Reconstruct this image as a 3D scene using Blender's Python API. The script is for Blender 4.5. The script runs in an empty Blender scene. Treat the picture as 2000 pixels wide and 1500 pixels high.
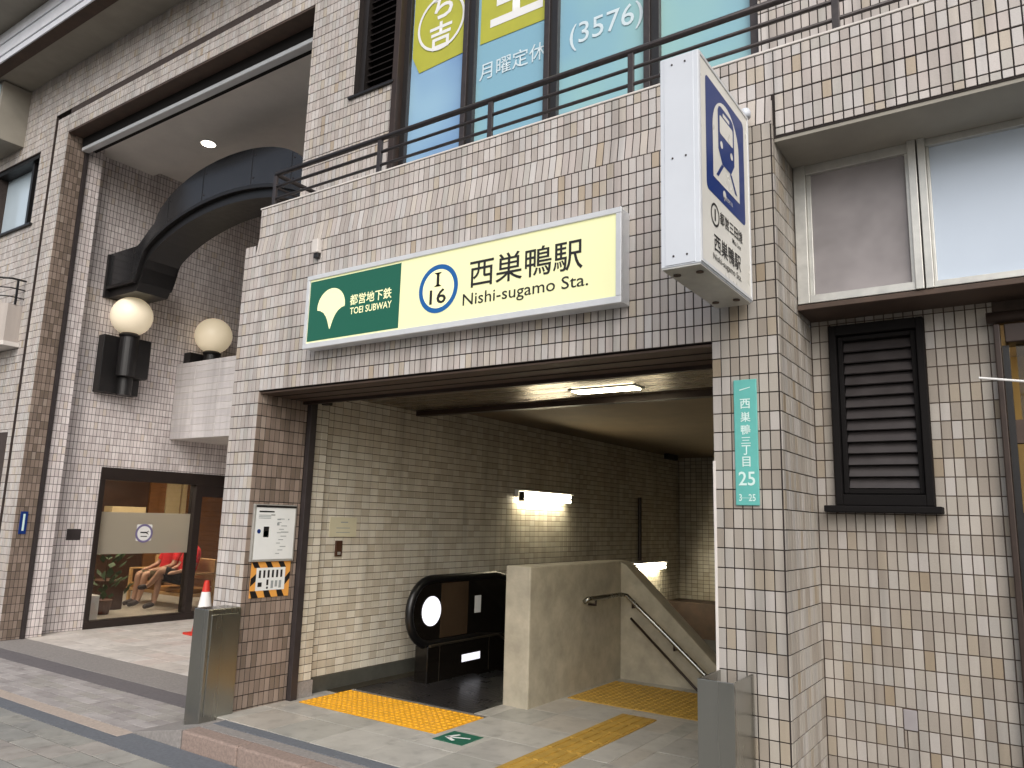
import bpy, bmesh, math, random
from mathutils import Vector, Matrix
random.seed(7)
SC = bpy.context.scene
COL = SC.collection
R = math.radians

# ------------------------------------------------------------------ camera
CAM = Vector((1.4181, -3.9758, 1.5218))
YAW, PITCH, ROLL, FPX = -0.60205, 0.17512, 0.028764, 1497.94
_f = Vector((math.sin(YAW) * math.cos(PITCH), math.cos(YAW) * math.cos(PITCH), math.sin(PITCH)))
_r0 = Vector((math.cos(YAW), -math.sin(YAW), 0))
_u0 = _r0.cross(_f)
_r = math.cos(ROLL) * _r0 + math.sin(ROLL) * _u0
_u = -math.sin(ROLL) * _r0 + math.cos(ROLL) * _u0
cd = bpy.data.cameras.new('camera')
cd.sensor_fit = 'HORIZONTAL'; cd.sensor_width = 36.0; cd.lens = FPX / 2000 * 36
cd.clip_start = 0.05; cd.clip_end = 3000
cam = bpy.data.objects.new('camera', cd); COL.objects.link(cam)
cam.matrix_world = Matrix(((_r.x, _u.x, -_f.x, CAM.x), (_r.y, _u.y, -_f.y, CAM.y), (_r.z, _u.z, -_f.z, CAM.z), (0, 0, 0, 1)))
SC.camera = cam

# ------------------------------------------------------------------ world, sun, exposure
SUN_EL, SUN_AZ = R(39), R(143)          # azimuth from +Y towards +X: the sun stands before the facade
w = bpy.data.worlds.new('World'); SC.world = w; w.use_nodes = True
nt = w.node_tree; nt.nodes.clear()
sky = nt.nodes.new('ShaderNodeTexSky'); sky.sky_type = 'NISHITA'; sky.sun_disc = False
sky.sun_elevation = SUN_EL; sky.sun_rotation = SUN_AZ; sky.air_density = 1.0; sky.dust_density = 4.0; sky.ozone_density = 1.0
hs = nt.nodes.new('ShaderNodeHueSaturation'); hs.inputs['Saturation'].default_value = 0.55
bg = nt.nodes.new('ShaderNodeBackground'); bg.inputs['Strength'].default_value = 0.15
wo = nt.nodes.new('ShaderNodeOutputWorld')
nt.links.new(sky.outputs[0], hs.inputs['Color']); nt.links.new(hs.outputs[0], bg.inputs['Color']); nt.links.new(bg.outputs[0], wo.inputs['Surface'])
sd = bpy.data.lights.new('sun', 'SUN'); sd.energy = 1.05; sd.angle = R(60); sd.color = (1, 0.995, 0.985)
sun = bpy.data.objects.new('sun', sd); COL.objects.link(sun)
_sd = Vector((math.sin(SUN_AZ) * math.cos(SUN_EL), math.cos(SUN_AZ) * math.cos(SUN_EL), math.sin(SUN_EL)))
sun.rotation_euler = _sd.to_track_quat('Z', 'Y').to_euler(); sun.location = (0, -10, 20)
SC.view_settings.view_transform = 'Standard'; SC.view_settings.look = 'None'
SC.view_settings.gamma = 1; SC.view_settings.use_curve_mapping = False
SC.view_settings.exposure = 0.2
SC.cycles.use_denoising = True
SC.cycles.max_bounces = 6; SC.cycles.diffuse_bounces = 4; SC.cycles.glossy_bounces = 3; SC.cycles.transparent_max_bounces = 8
SC.cycles.sample_clamp_indirect = 4.0

# ------------------------------------------------------------------ helpers
def px(p):
    d = Vector(p) - CAM
    z = d.dot(_f)
    if z < 0.05: return None
    return (1000 + FPX * d.dot(_r) / z, 750 - FPX * d.dot(_u) / z)

def lin(c):
    return tuple(((v / 255) / 12.92 if v / 255 <= 0.04045 else ((v / 255 + 0.055) / 1.055) ** 2.4) for v in c)

M = {}
def mat(name, rgb=None, rough=0.6, metal=0.0, noise=0.0, nscale=8.0, bump=0.0, bscale=60.0, emit=None, estr=0.0, spec=0.5, coat=0.0, stretch=None, dirt=0.0):
    """a procedural material: base colour in 0-255 sRGB, broken up by noise, with fine bump"""
    m = bpy.data.materials.new(name); m.use_nodes = True; t = m.node_tree; b = t.nodes['Principled BSDF']
    c = lin(rgb)
    b.inputs['Base Color'].default_value = (*c, 1); b.inputs['Roughness'].default_value = rough
    b.inputs['Metallic'].default_value = metal; b.inputs['Specular IOR Level'].default_value = spec
    b.inputs['Coat Weight'].default_value = coat
    tc = t.nodes.new('ShaderNodeTexCoord'); mp = t.nodes.new('ShaderNodeMapping')
    t.links.new(tc.outputs['Object'], mp.inputs['Vector'])
    if stretch: mp.inputs['Scale'].default_value = stretch
    if noise > 0:
        n = t.nodes.new('ShaderNodeTexNoise'); n.inputs['Scale'].default_value = nscale; n.inputs['Detail'].default_value = 3; n.inputs['Roughness'].default_value = 0.65
        t.links.new(mp.outputs[0], n.inputs['Vector'])
        rp = t.nodes.new('ShaderNodeValToRGB'); rp.color_ramp.elements[0].position = 0.3; rp.color_ramp.elements[1].position = 0.72
        rp.color_ramp.elements[0].color = (*[v * (1 - noise) for v in c], 1); rp.color_ramp.elements[1].color = (*[min(1, v * (1 + noise * 0.7)) for v in c], 1)
        t.links.new(n.outputs['Fac'], rp.inputs['Fac']); t.links.new(rp.outputs[0], b.inputs['Base Color'])
        mr = t.nodes.new('ShaderNodeMapRange'); mr.inputs['To Min'].default_value = max(0.02, rough - 0.12); mr.inputs['To Max'].default_value = min(1, rough + 0.12)
        t.links.new(n.outputs['Fac'], mr.inputs['Value']); t.links.new(mr.outputs[0], b.inputs['Roughness'])
    if bump > 0:
        n2 = t.nodes.new('ShaderNodeTexNoise'); n2.inputs['Scale'].default_value = bscale; n2.inputs['Detail'].default_value = 2
        t.links.new(mp.outputs[0], n2.inputs['Vector'])
        bp = t.nodes.new('ShaderNodeBump'); bp.inputs['Strength'].default_value = bump; bp.inputs['Distance'].default_value = 0.01
        t.links.new(n2.outputs['Fac'], bp.inputs['Height']); t.links.new(bp.outputs[0], b.inputs['Normal'])
    if emit:
        b.inputs['Emission Color'].default_value = (*lin(emit), 1); b.inputs['Emission Strength'].default_value = estr
    M[name] = m
    return m

def tile_mat(name, cols, single, rough=0.5):
    """ceramic tile: one firing colour per tile (object random or island random) with faint grain and weather streaks"""
    m = bpy.data.materials.new(name); m.use_nodes = True; t = m.node_tree; b = t.nodes['Principled BSDF']
    if single:
        rnd = t.nodes.new('ShaderNodeObjectInfo').outputs['Random']
    else:
        rnd = t.nodes.new('ShaderNodeNewGeometry').outputs['Random Per Island']
    rp = t.nodes.new('ShaderNodeValToRGB'); rp.color_ramp.interpolation = 'CONSTANT'
    el = rp.color_ramp.elements
    tot = sum(k for k, _ in cols); acc = 0
    for i, (k, c) in enumerate(cols):
        e = el[0] if i == 0 else (el[1] if i == 1 else el.new(acc / tot))
        e.position = acc / tot; e.color = (*lin(c), 1); acc += k
    t.links.new(rnd, rp.inputs['Fac'])
    geo = t.nodes.new('ShaderNodeNewGeometry')
    mp = t.nodes.new('ShaderNodeMapping'); mp.inputs['Scale'].default_value = (1, 1, 0.18)
    t.links.new(geo.outputs['Position'], mp.inputs['Vector'])
    n = t.nodes.new('ShaderNodeTexNoise'); n.inputs['Scale'].default_value = 3.2; n.inputs['Detail'].default_value = 3; n.inputs['Roughness'].default_value = 0.7
    t.links.new(mp.outputs[0], n.inputs['Vector'])
    mr = t.nodes.new('ShaderNodeMapRange'); mr.inputs['From Min'].default_value = 0.3; mr.inputs['From Max'].default_value = 0.7; mr.inputs['To Min'].default_value = 0.80; mr.inputs['To Max'].default_value = 1.06
    t.links.new(n.outputs['Fac'], mr.inputs['Value'])
    n2 = t.nodes.new('ShaderNodeTexNoise'); n2.inputs['Scale'].default_value = 220; n2.inputs['Detail'].default_value = 1
    t.links.new(geo.outputs['Position'], n2.inputs['Vector'])
    mr2 = t.nodes.new('ShaderNodeMapRange'); mr2.inputs['To Min'].default_value = 0.9; mr2.inputs['To Max'].default_value = 1.1
    t.links.new(n2.outputs['Fac'], mr2.inputs['Value'])
    mp3 = t.nodes.new('ShaderNodeMapping'); mp3.inputs['Scale'].default_value = (9, 9, 0.45); t.links.new(geo.outputs['Position'], mp3.inputs['Vector'])
    n3 = t.nodes.new('ShaderNodeTexNoise'); n3.inputs['Scale'].default_value = 1.0; n3.inputs['Detail'].default_value = 3; t.links.new(mp3.outputs[0], n3.inputs['Vector'])
    mr3 = t.nodes.new('ShaderNodeMapRange'); mr3.inputs['From Min'].default_value = 0.54; mr3.inputs['From Max'].default_value = 0.76; mr3.inputs['To Min'].default_value = 1.0; mr3.inputs['To Max'].default_value = 0.74
    t.links.new(n3.outputs['Fac'], mr3.inputs['Value'])
    m3 = t.nodes.new('ShaderNodeMath'); m3.operation = 'MULTIPLY'; t.links.new(mr.outputs[0], m3.inputs[0]); t.links.new(mr3.outputs[0], m3.inputs[1])
    mu = t.nodes.new('ShaderNodeMath'); mu.operation = 'MULTIPLY'
    t.links.new(m3.outputs[0], mu.inputs[0]); t.links.new(mr2.outputs[0], mu.inputs[1])
    vm = t.nodes.new('ShaderNodeVectorMath'); vm.operation = 'SCALE'
    t.links.new(rp.outputs[0], vm.inputs[0]); t.links.new(mu.outputs[0], vm.inputs['Scale'])
    t.links.new(vm.outputs[0], b.inputs['Base Color'])
    b.inputs['Roughness'].default_value = rough; b.inputs['Specular IOR Level'].default_value = 0.4
    bp = t.nodes.new('ShaderNodeBump'); bp.inputs['Strength'].default_value = 0.08; bp.inputs['Distance'].default_value = 0.004
    t.links.new(n2.outputs['Fac'], bp.inputs['Height']); t.links.new(bp.outputs[0], b.inputs['Normal'])
    M[name] = m
    return m

def glass_mat(name, tint=(255, 255, 255), refl=1.0, rough=0.02):
    m = bpy.data.materials.new(name); m.use_nodes = True; t = m.node_tree; t.nodes.clear()
    o = t.nodes.new('ShaderNodeOutputMaterial'); mix = t.nodes.new('ShaderNodeMixShader')
    tr = t.nodes.new('ShaderNodeBsdfTransparent'); tr.inputs[0].default_value = (*lin(tint), 1)
    gl = t.nodes.new('ShaderNodeBsdfGlossy'); gl.inputs['Roughness'].default_value = rough
    fr = t.nodes.new('ShaderNodeFresnel'); fr.inputs['IOR'].default_value = 1.5
    mu = t.nodes.new('ShaderNodeMath'); mu.operation = 'MULTIPLY'; mu.inputs[1].default_value = refl
    t.links.new(fr.outputs[0], mu.inputs[0]); t.links.new(mu.outputs[0], mix.inputs[0])
    t.links.new(tr.outputs[0], mix.inputs[1]); t.links.new(gl.outputs[0], mix.inputs[2]); t.links.new(mix.outputs[0], o.inputs[0])
    M[name] = m

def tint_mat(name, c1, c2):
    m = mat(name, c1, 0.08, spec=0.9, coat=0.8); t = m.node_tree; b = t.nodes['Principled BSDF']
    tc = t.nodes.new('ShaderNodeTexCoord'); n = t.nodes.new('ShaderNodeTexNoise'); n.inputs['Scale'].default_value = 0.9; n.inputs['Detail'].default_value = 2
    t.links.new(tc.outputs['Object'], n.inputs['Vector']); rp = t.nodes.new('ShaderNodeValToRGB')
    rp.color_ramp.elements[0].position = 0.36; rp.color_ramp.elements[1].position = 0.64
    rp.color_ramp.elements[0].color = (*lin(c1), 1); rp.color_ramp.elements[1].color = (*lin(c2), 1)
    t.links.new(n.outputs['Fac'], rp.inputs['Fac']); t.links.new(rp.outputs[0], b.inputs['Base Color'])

def film_mat(name, rgb, hide):
    m = bpy.data.materials.new(name); m.use_nodes = True; t = m.node_tree; t.nodes.clear()
    o = t.nodes.new('ShaderNodeOutputMaterial'); mix = t.nodes.new('ShaderNodeMixShader'); mix.inputs[0].default_value = hide
    tr = t.nodes.new('ShaderNodeBsdfTransparent'); tl = t.nodes.new('ShaderNodeBsdfTranslucent'); tl.inputs[0].default_value = (*lin(rgb), 1)
    df = t.nodes.new('ShaderNodeBsdfDiffuse'); df.inputs[0].default_value = (*lin(rgb), 1); m2 = t.nodes.new('ShaderNodeMixShader'); m2.inputs[0].default_value = 0.45
    t.links.new(tl.outputs[0], m2.inputs[1]); t.links.new(df.outputs[0], m2.inputs[2])
    t.links.new(tr.outputs[0], mix.inputs[1]); t.links.new(m2.outputs[0], mix.inputs[2]); t.links.new(mix.outputs[0], o.inputs[0])
    M[name] = m

class MB:
    def __init__(s): s.v = []; s.f = []
    def quad(s, *p):
        i = len(s.v); s.v += [tuple(q) for q in p]; s.f.append(tuple(range(i, i + len(p)))); return s
    def box(s, x0, x1, y0, y1, z0, z1):
        i = len(s.v)
        s.v += [(x0, y0, z0), (x1, y0, z0), (x1, y1, z0), (x0, y1, z0), (x0, y0, z1), (x1, y0, z1), (x1, y1, z1), (x0, y1, z1)]
        s.f += [tuple(i + k for k in q) for q in ((0, 3, 2, 1), (4, 5, 6, 7), (0, 1, 5, 4), (1, 2, 6, 5), (2, 3, 7, 6), (3, 0, 4, 7))]
        return s
    def prism(s, pts, axis, a, b):
        """2-D outline pts extruded along an axis from a to b; outline coords are the other two axes in order"""
        n = len(pts); i = len(s.v)
        def P(p, k):
            return {'x': (k, p[0], p[1]), 'y': (p[0], k, p[1]), 'z': (p[0], p[1], k)}[axis]
        s.v += [P(p, a) for p in pts] + [P(p, b) for p in pts]
        s.f += [tuple(range(i, i + n)), tuple(range(i + 2 * n - 1, i + n - 1, -1))]
        for k in range(n): s.f.append((i + k, i + (k + 1) % n, i + n + (k + 1) % n, i + n + k))
        return s
    def tube(s, path, r, n=10, closed=False, sx=1.0):
        P = [Vector(p) for p in path]; m = len(P); rings = []
        prev = None
        for k in range(m):
            a = P[(k - 1) % m] if (closed or k) else P[k]; c = P[(k + 1) % m] if (closed or k < m - 1) else P[k]
            t = (c - a).normalized()
            ref = prev if prev is not None else (Vector((0, 0, 1)) if abs(t.z) < 0.9 else Vector((1, 0, 0)))
            x = (ref - t * ref.dot(t)).normalized(); prev = x; y = t.cross(x)
            rr = r[k] if isinstance(r, (list, tuple)) else r
            i = len(s.v); s.v += [tuple(P[k] + x * rr * math.cos(2 * math.pi * j / n) + y * rr * sx * math.sin(2 * math.pi * j / n)) for j in range(n)]; rings.append(i)
        for k in range(m if closed else m - 1):
            a, b = rings[k], rings[(k + 1) % m]
            for j in range(n): s.f.append((a + j, a + (j + 1) % n, b + (j + 1) % n, b + j))
        if not closed:
            s.f.append(tuple(rings[0] + j for j in range(n - 1, -1, -1))); s.f.append(tuple(rings[-1] + j for j in range(n)))
        return s
    def lathe(s, prof, c, n=24, axis='z'):
        i = len(s.v)
        for r, h in prof:
            for j in range(n):
                a = 2 * math.pi * j / n; u, v = r * math.cos(a), r * math.sin(a)
                s.v.append({'z': (c[0] + u, c[1] + v, c[2] + h), 'x': (c[0] + h, c[1] + u, c[2] + v), 'y': (c[0] + u, c[1] + h, c[2] + v)}[axis])
        for k in range(len(prof) - 1):
            for j in range(n): s.f.append((i + k * n + j, i + k * n + (j + 1) % n, i + (k + 1) * n + (j + 1) % n, i + (k + 1) * n + j))
        s.f.append(tuple(i + j for j in range(n - 1, -1, -1))); s.f.append(tuple(i + (len(prof) - 1) * n + j for j in range(n)))
        return s
    def build(s, name, m, parent=None, bevel=0.0, smooth=False, loc=None):
        me = bpy.data.meshes.new(name); me.from_pydata(s.v, [], s.f)
        bm = bmesh.new(); bm.from_mesh(me); bmesh.ops.recalc_face_normals(bm, faces=bm.faces); bm.to_mesh(me); bm.free()
        me.materials.append(M[m] if isinstance(m, str) else m)
        if smooth:
            for p in me.polygons: p.use_smooth = True
        o = bpy.data.objects.new(name, me); COL.objects.link(o)
        if parent: o.parent = parent
        if loc: o.location = loc
        if bevel > 0:
            b = o.modifiers.new('bevel', 'BEVEL'); b.width = bevel; b.segments = 2; b.limit_method = 'ANGLE'; b.angle_limit = R(40)
        return o

def B(*a): return MB().box(*a)
def tag(o, label=None, cat=None, group=None, kind=None):
    if label: o['label'] = label
    if cat: o['category'] = cat
    if group: o['group'] = group
    if kind: o['kind'] = kind
    return o
def thing(name, label, cat, loc=(0, 0, 0), group=None):
    o = bpy.data.objects.new(name, None); COL.objects.link(o); o.empty_display_size = 0.2
    o.location = (0, 0, 0)
    return tag(o, label, cat, group)
def tree_copy(o, off, label=None, parent=None):
    c = o.copy(); COL.objects.link(c)
    if parent is None:
        c.location = Vector(o.location) + Vector(off)
        if label: c['label'] = label
    else: c.parent = parent
    for ch in list(o.children): tree_copy(ch, off, None, c)
    return c

def text_mesh(body, width=None, height=None, bold=0.0, align='CENTER', sx=1.0, ext=0.0):
    """a line of lettering as a mesh in local XY, scaled to a width or height, left-bottom or centre at 0"""
    c = bpy.data.curves.new('text', 'FONT'); c.body = body; c.size = 1; c.offset = bold; c.extrude = 0; c.resolution_u = 3
    o = bpy.data.objects.new('text', c); COL.objects.link(o); bpy.context.view_layer.update()
    me = bpy.data.meshes.new_from_object(o.evaluated_get(bpy.context.evaluated_depsgraph_get()))
    bpy.data.objects.remove(o); bpy.data.curves.remove(c)
    xs = [v.co.x for v in me.vertices]; ys = [v.co.y for v in me.vertices]
    x0, x1, y0, y1 = min(xs), max(xs), min(ys), max(ys)
    kx = (width / (x1 - x0)) if width else None; ky = (height / (y1 - y0)) if height else None
    if kx is None: kx = ky * sx
    if ky is None: ky = kx
    for v in me.vertices:
        v.co.x = (v.co.x - (x0 + x1) / 2) * kx; v.co.y = (v.co.y - (y0 + y1) / 2) * ky; v.co.z = 0
    return me
def put(me, name, m, parent, org, u, v):
    """lay a flat mesh in the plane spanned by u and v at org"""
    u = Vector(u); v = Vector(v); n = u.cross(v)
    T = Matrix(((u.x, v.x, n.x, org[0]), (u.y, v.y, n.y, org[1]), (u.z, v.z, n.z, org[2]), (0, 0, 0, 1)))
    me.transform(T)
    me.materials.clear(); me.materials.append(M[m])
    o = bpy.data.objects.new(name, me); COL.objects.link(o); o.parent = parent
    return o
def flat(pts_list):
    me = bpy.data.meshes.new('flat'); v = []; f = []
    for pts in pts_list:
        f.append(tuple(range(len(v), len(v) + len(pts)))); v += [(p[0], p[1], 0) for p in pts]
    me.from_pydata(v, [], f); return me
def disc(cx, cy, r, n=40, r2=None):
    r2 = r2 or r
    return [(cx + r * math.cos(2 * math.pi * i / n), cy + r2 * math.sin(2 * math.pi * i / n)) for i in range(n)]
def ring(cx, cy, ro, ri, n=48, a0=0, a1=2 * math.pi):
    out = []
    for i in range(n):
        a, b = a0 + (a1 - a0) * i / n, a0 + (a1 - a0) * (i + 1) / n
        out.append([(cx + ro * math.cos(a), cy + ro * math.sin(a)), (cx + ro * math.cos(b), cy + ro * math.sin(b)), (cx + ri * math.cos(b), cy + ri * math.sin(b)), (cx + ri * math.cos(a), cy + ri * math.sin(a))])
    return out
def rect(x0, x1, y0, y1): return [(x0, y0), (x1, y0), (x1, y1), (x0, y1)]
def rrect(x0, x1, y0, y1, r, n=6):
    o = []
    for cx, cy, a in ((x1 - r, y1 - r, 0), (x0 + r, y1 - r, 90), (x0 + r, y0 + r, 180), (x1 - r, y0 + r, 270)):
        for i in range(n + 1):
            t = R(a + 90 * i / n); o.append((cx + r * math.cos(t), cy + r * math.sin(t)))
    return o

# ------------------------------------------------------------------ materials
FACADE = [(6, (192, 184, 178)), (5, (184, 176, 170)), (5, (199, 192, 187)), (5, (189, 179, 173)), (4, (178, 169, 162)), (4, (194, 185, 175)), (0.5, (179, 164, 145)), (1.2, (186, 175, 160)), (4, (195, 190, 186)), (3, (183, 178, 171))]
tile_mat('tile_one', FACADE, True); tile_mat('tile_many', FACADE, False)
BROWN = [(5, (138, 122, 110)), (4, (128, 113, 102)), (4, (148, 132, 120)), (3, (118, 104, 92)), (1, (156, 142, 130))]  # brown tiles of the jamb and column returns
ALC_LIFT = [(5, (226, 217, 215)), (4, (219, 210, 208)), (4, (231, 223, 221)), (3, (212, 202, 200)), (1, (216, 204, 194))]  # recess tiles paler than the facade's: shadow lift painted into the colour
tile_mat('tile_alc_lift_one', ALC_LIFT, True); tile_mat('tile_alc_lift_many', ALC_LIFT, False)
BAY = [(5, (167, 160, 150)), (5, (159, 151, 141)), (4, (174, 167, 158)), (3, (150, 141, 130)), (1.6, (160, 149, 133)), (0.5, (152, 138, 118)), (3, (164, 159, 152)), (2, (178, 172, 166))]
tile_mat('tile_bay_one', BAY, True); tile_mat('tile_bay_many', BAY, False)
tile_mat('tile_brown_one', BROWN, True); tile_mat('tile_brown_many', BROWN, False)
PASS = [(5, (212, 205, 188)), (4, (205, 197, 180)), (4, (217, 211, 196)), (3, (197, 188, 170))]
tile_mat('tile_pass_one', PASS, True, 0.3); tile_mat('tile_pass_many', PASS, False, 0.3)
mat('grout', (38, 30, 27), 0.9, noise=0.3, nscale=20)
mat('grout_light', (66, 56, 52), 0.9, noise=0.3, nscale=20)
mat('grout_bay', (82, 70, 62), 0.9, noise=0.3, nscale=20)
mat('grout_pass', (92, 80, 62), 0.9, noise=0.2, nscale=20)
mat('black_steel', (24, 22, 22), 0.42, noise=0.25, nscale=14, spec=0.5)
mat('slat', (60, 56, 56), 0.4, noise=0.15, nscale=10)
mat('dark_frame', (34, 30, 29), 0.45, noise=0.2, nscale=10)
mat('bronze', (58, 46, 40), 0.45, metal=0.3, noise=0.2, nscale=8)
mat('rail_steel', (62, 56, 56), 0.4, metal=0.3, noise=0.25, nscale=20)
mat('arch_blue', (66, 66, 68), 0.18, metal=0.6, noise=0.15, nscale=3)
mat('stainless', (168, 168, 162), 0.27, metal=1.0, noise=0.05, nscale=5, stretch=(1, 1, 0.1))
mat('alu', (196, 195, 189), 0.4, metal=0.55, noise=0.12, nscale=12)
mat('alu_white', (214, 216, 218), 0.4, metal=0.2, noise=0.05, nscale=10)
mat('plaster', (210, 204, 198), 0.8, noise=0.1, nscale=3, bump=0.1, bscale=90)
mat('ceiling_white', (236, 231, 224), 0.8, noise=0.05, nscale=3)
mat('soffit_grey', (150, 145, 134), 0.8, noise=0.12, nscale=2.5)
mat('fascia_white', (226, 228, 234), 0.5, noise=0.08, nscale=6)
mat('brown_paint', (78, 62, 52), 0.7, noise=0.3, nscale=6)
mat('window_brown', (38, 29, 25), 0.5, noise=0.2, nscale=8)
mat('ceil_metal', (134, 120, 102), 0.26, metal=0.8, noise=0.2, nscale=4, stretch=(0.25, 3, 1))
mat('ceil_dark', (134, 118, 96), 0.75, noise=0.15, nscale=3)
mat('concrete', (178, 170, 150), 0.75, noise=0.22, nscale=5, bump=0.15, bscale=50)
mat('floor_slab', (178, 174, 166), 0.42, noise=0.14, nscale=7, bump=0.05, bscale=80)
mat('floor_joint', (112, 108, 100), 0.8, noise=0.2)
mat('lobby_slab', (214, 206, 196), 0.5, noise=0.08, nscale=8)
mat('granite_grey', (144, 139, 135), 0.7, noise=0.22, nscale=40, bump=0.1)
mat('granite_dark', (106, 102, 104), 0.7, noise=0.25, nscale=40, bump=0.1)
mat('granite_peach', (178, 164, 152), 0.7, noise=0.18, nscale=40, bump=0.1)
mat('granite_blue', (104, 108, 114), 0.75, noise=0.22, nscale=40, bump=0.1)
mat('kerb_pink', (148, 130, 120), 0.8, noise=0.28, nscale=45, bump=0.25, bscale=40)
mat('paver_grout', (66, 62, 58), 0.95, noise=0.3, nscale=30)
PAV = [(4, (152, 150, 143)), (4, (159, 156, 149)), (3, (144, 143, 138)), (3, (161, 155, 148)), (2, (150, 144, 138))]
tile_mat('paver_one', PAV, True, 0.85); tile_mat('paver_many', PAV, False, 0.85)
mat('asphalt', (62, 62, 62), 0.9, noise=0.3, nscale=60)
mat('tactile_bright', (232, 168, 34), 0.45, noise=0.14, nscale=9)
mat('tactile_worn', (178, 142, 62), 0.6, noise=0.22, nscale=9)
mat('plate_black', (46, 46, 46), 0.3, metal=0.35, noise=0.06, nscale=6)
mat('baseboard', (74, 74, 68), 0.5, noise=0.2, nscale=10)
mat('rubber', (14, 14, 15), 0.35, spec=0.5)
mat('esc_panel', (84, 68, 52), 0.16, metal=0.4, noise=0.2, nscale=2)
mat('esc_dark', (24, 21, 18), 0.12, metal=0.2)
mat('esc_trim', (120, 112, 98), 0.3, metal=0.9)
mat('lamp_on', (255, 252, 240), 0.4, emit=(255, 242, 208), estr=38.0)
mat('panel_on', (255, 252, 240), 0.4, emit=(255, 242, 206), estr=24.0)
mat('disc_on', (245, 245, 255), 0.4, emit=(240, 240, 250), estr=0.8)
mat('down_on', (255, 250, 240), 0.4, emit=(255, 246, 226), estr=14.0)
mat('lobby_on', (255, 245, 220), 0.5, emit=(255, 234, 202), estr=16.0)
mat('shop_on', (255, 245, 220), 0.5, emit=(255, 226, 170), estr=4.0)
mat('globe', (236, 226, 206), 0.35, emit=(255, 232, 190), estr=0.28)
mat('sign_face', (222, 222, 178), 0.3, emit=(252, 250, 182), estr=0.26)
mat('sign_green', (22, 92, 72), 0.35, emit=(10, 96, 70), estr=0.10)
mat('sign_glow', (240, 238, 190), 0.35, emit=(255, 250, 180), estr=0.28)
mat('sign_blue', (20, 92, 158), 0.35, emit=(10, 90, 160), estr=0.08)
mat('ink', (28, 26, 26), 0.5)
mat('box_white', (206, 211, 218), 0.35, noise=0.03, nscale=4)
mat('box_face', (222, 220, 212), 0.3, noise=0.03, nscale=4)
mat('navy', (20, 50, 114), 0.35, spec=0.3)
mat('plate_teal', (96, 176, 168), 0.4, noise=0.06, nscale=12)
mat('teal_ink', (205, 230, 224), 0.45)
mat('white_paint', (232, 232, 230), 0.5)
mat('paper', (226, 228, 226), 0.6, noise=0.04, nscale=6)
mat('paper_cream', (206, 200, 172), 0.6, noise=0.05)
mat('paper_grey', (150, 156, 156), 0.6)
mat('tape_orange', (226, 160, 76), 0.45)
mat('shutter_dark', (52, 46, 46), 0.5, noise=0.2)
mat('void', (18, 14, 12), 0.9)
mat('mesh_panel', (146, 141, 142), 0.7, noise=0.24, nscale=3.0)
mat('board_white', (194, 206, 220), 0.22, noise=0.02, nscale=2, spec=0.6)
tint_mat('pane_sky_teal', (128, 176, 196), (156, 200, 188)); tint_mat('pane_sky_blue', (104, 142, 192), (150, 190, 214))  # window tint with mottled sky reflection painted into the colour
mat('pane_sky_pale', (196, 212, 222), 0.1, noise=0.05, nscale=1.0, spec=0.8, coat=0.6)  # pale sky reflection painted into the pane colour
mat('film_ink', (208, 224, 230), 0.4)
mat('sheet_lime', (178, 178, 62), 0.5, noise=0.05)
mat('wood_warm', (132, 88, 48), 0.5, noise=0.25, nscale=4, stretch=(1, 1, 6))
mat('wood_dark', (70, 44, 28), 0.5, noise=0.25, nscale=4)
mat('wood_pale', (196, 160, 110), 0.5, noise=0.15, nscale=8)
mat('cream_wall', (204, 186, 146), 0.7, noise=0.06)
mat('cushion', (150, 108, 58), 0.9, noise=0.15, nscale=20)
mat('skin', (178, 142, 122), 0.6); mat('hair', (30, 24, 22), 0.7)
mat('red_cloth', (206, 34, 42), 0.85, noise=0.12, nscale=14); mat('black_cloth', (28, 28, 32), 0.9); mat('olive_cloth', (104, 98, 76), 0.9, noise=0.12)
mat('shoe', (40, 30, 34), 0.6); mat('cone_red', (200, 50, 36), 0.5); mat('leaf', (44, 74, 34), 0.6, noise=0.3, nscale=14); mat('pot', (90, 60, 44), 0.7)
mat('purple_ink', (120, 112, 150), 0.5)
glass_mat('glass'); glass_mat('glass_dark', (205, 205, 200))
film_mat('frost', (198, 192, 178), 0.80)

BAL = [(4, (206, 201, 200)), (3, (200, 195, 194)), (2, (210, 205, 203))]
tile_mat('bal_one', BAL, True); tile_mat('bal_many', BAL, False)
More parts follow.
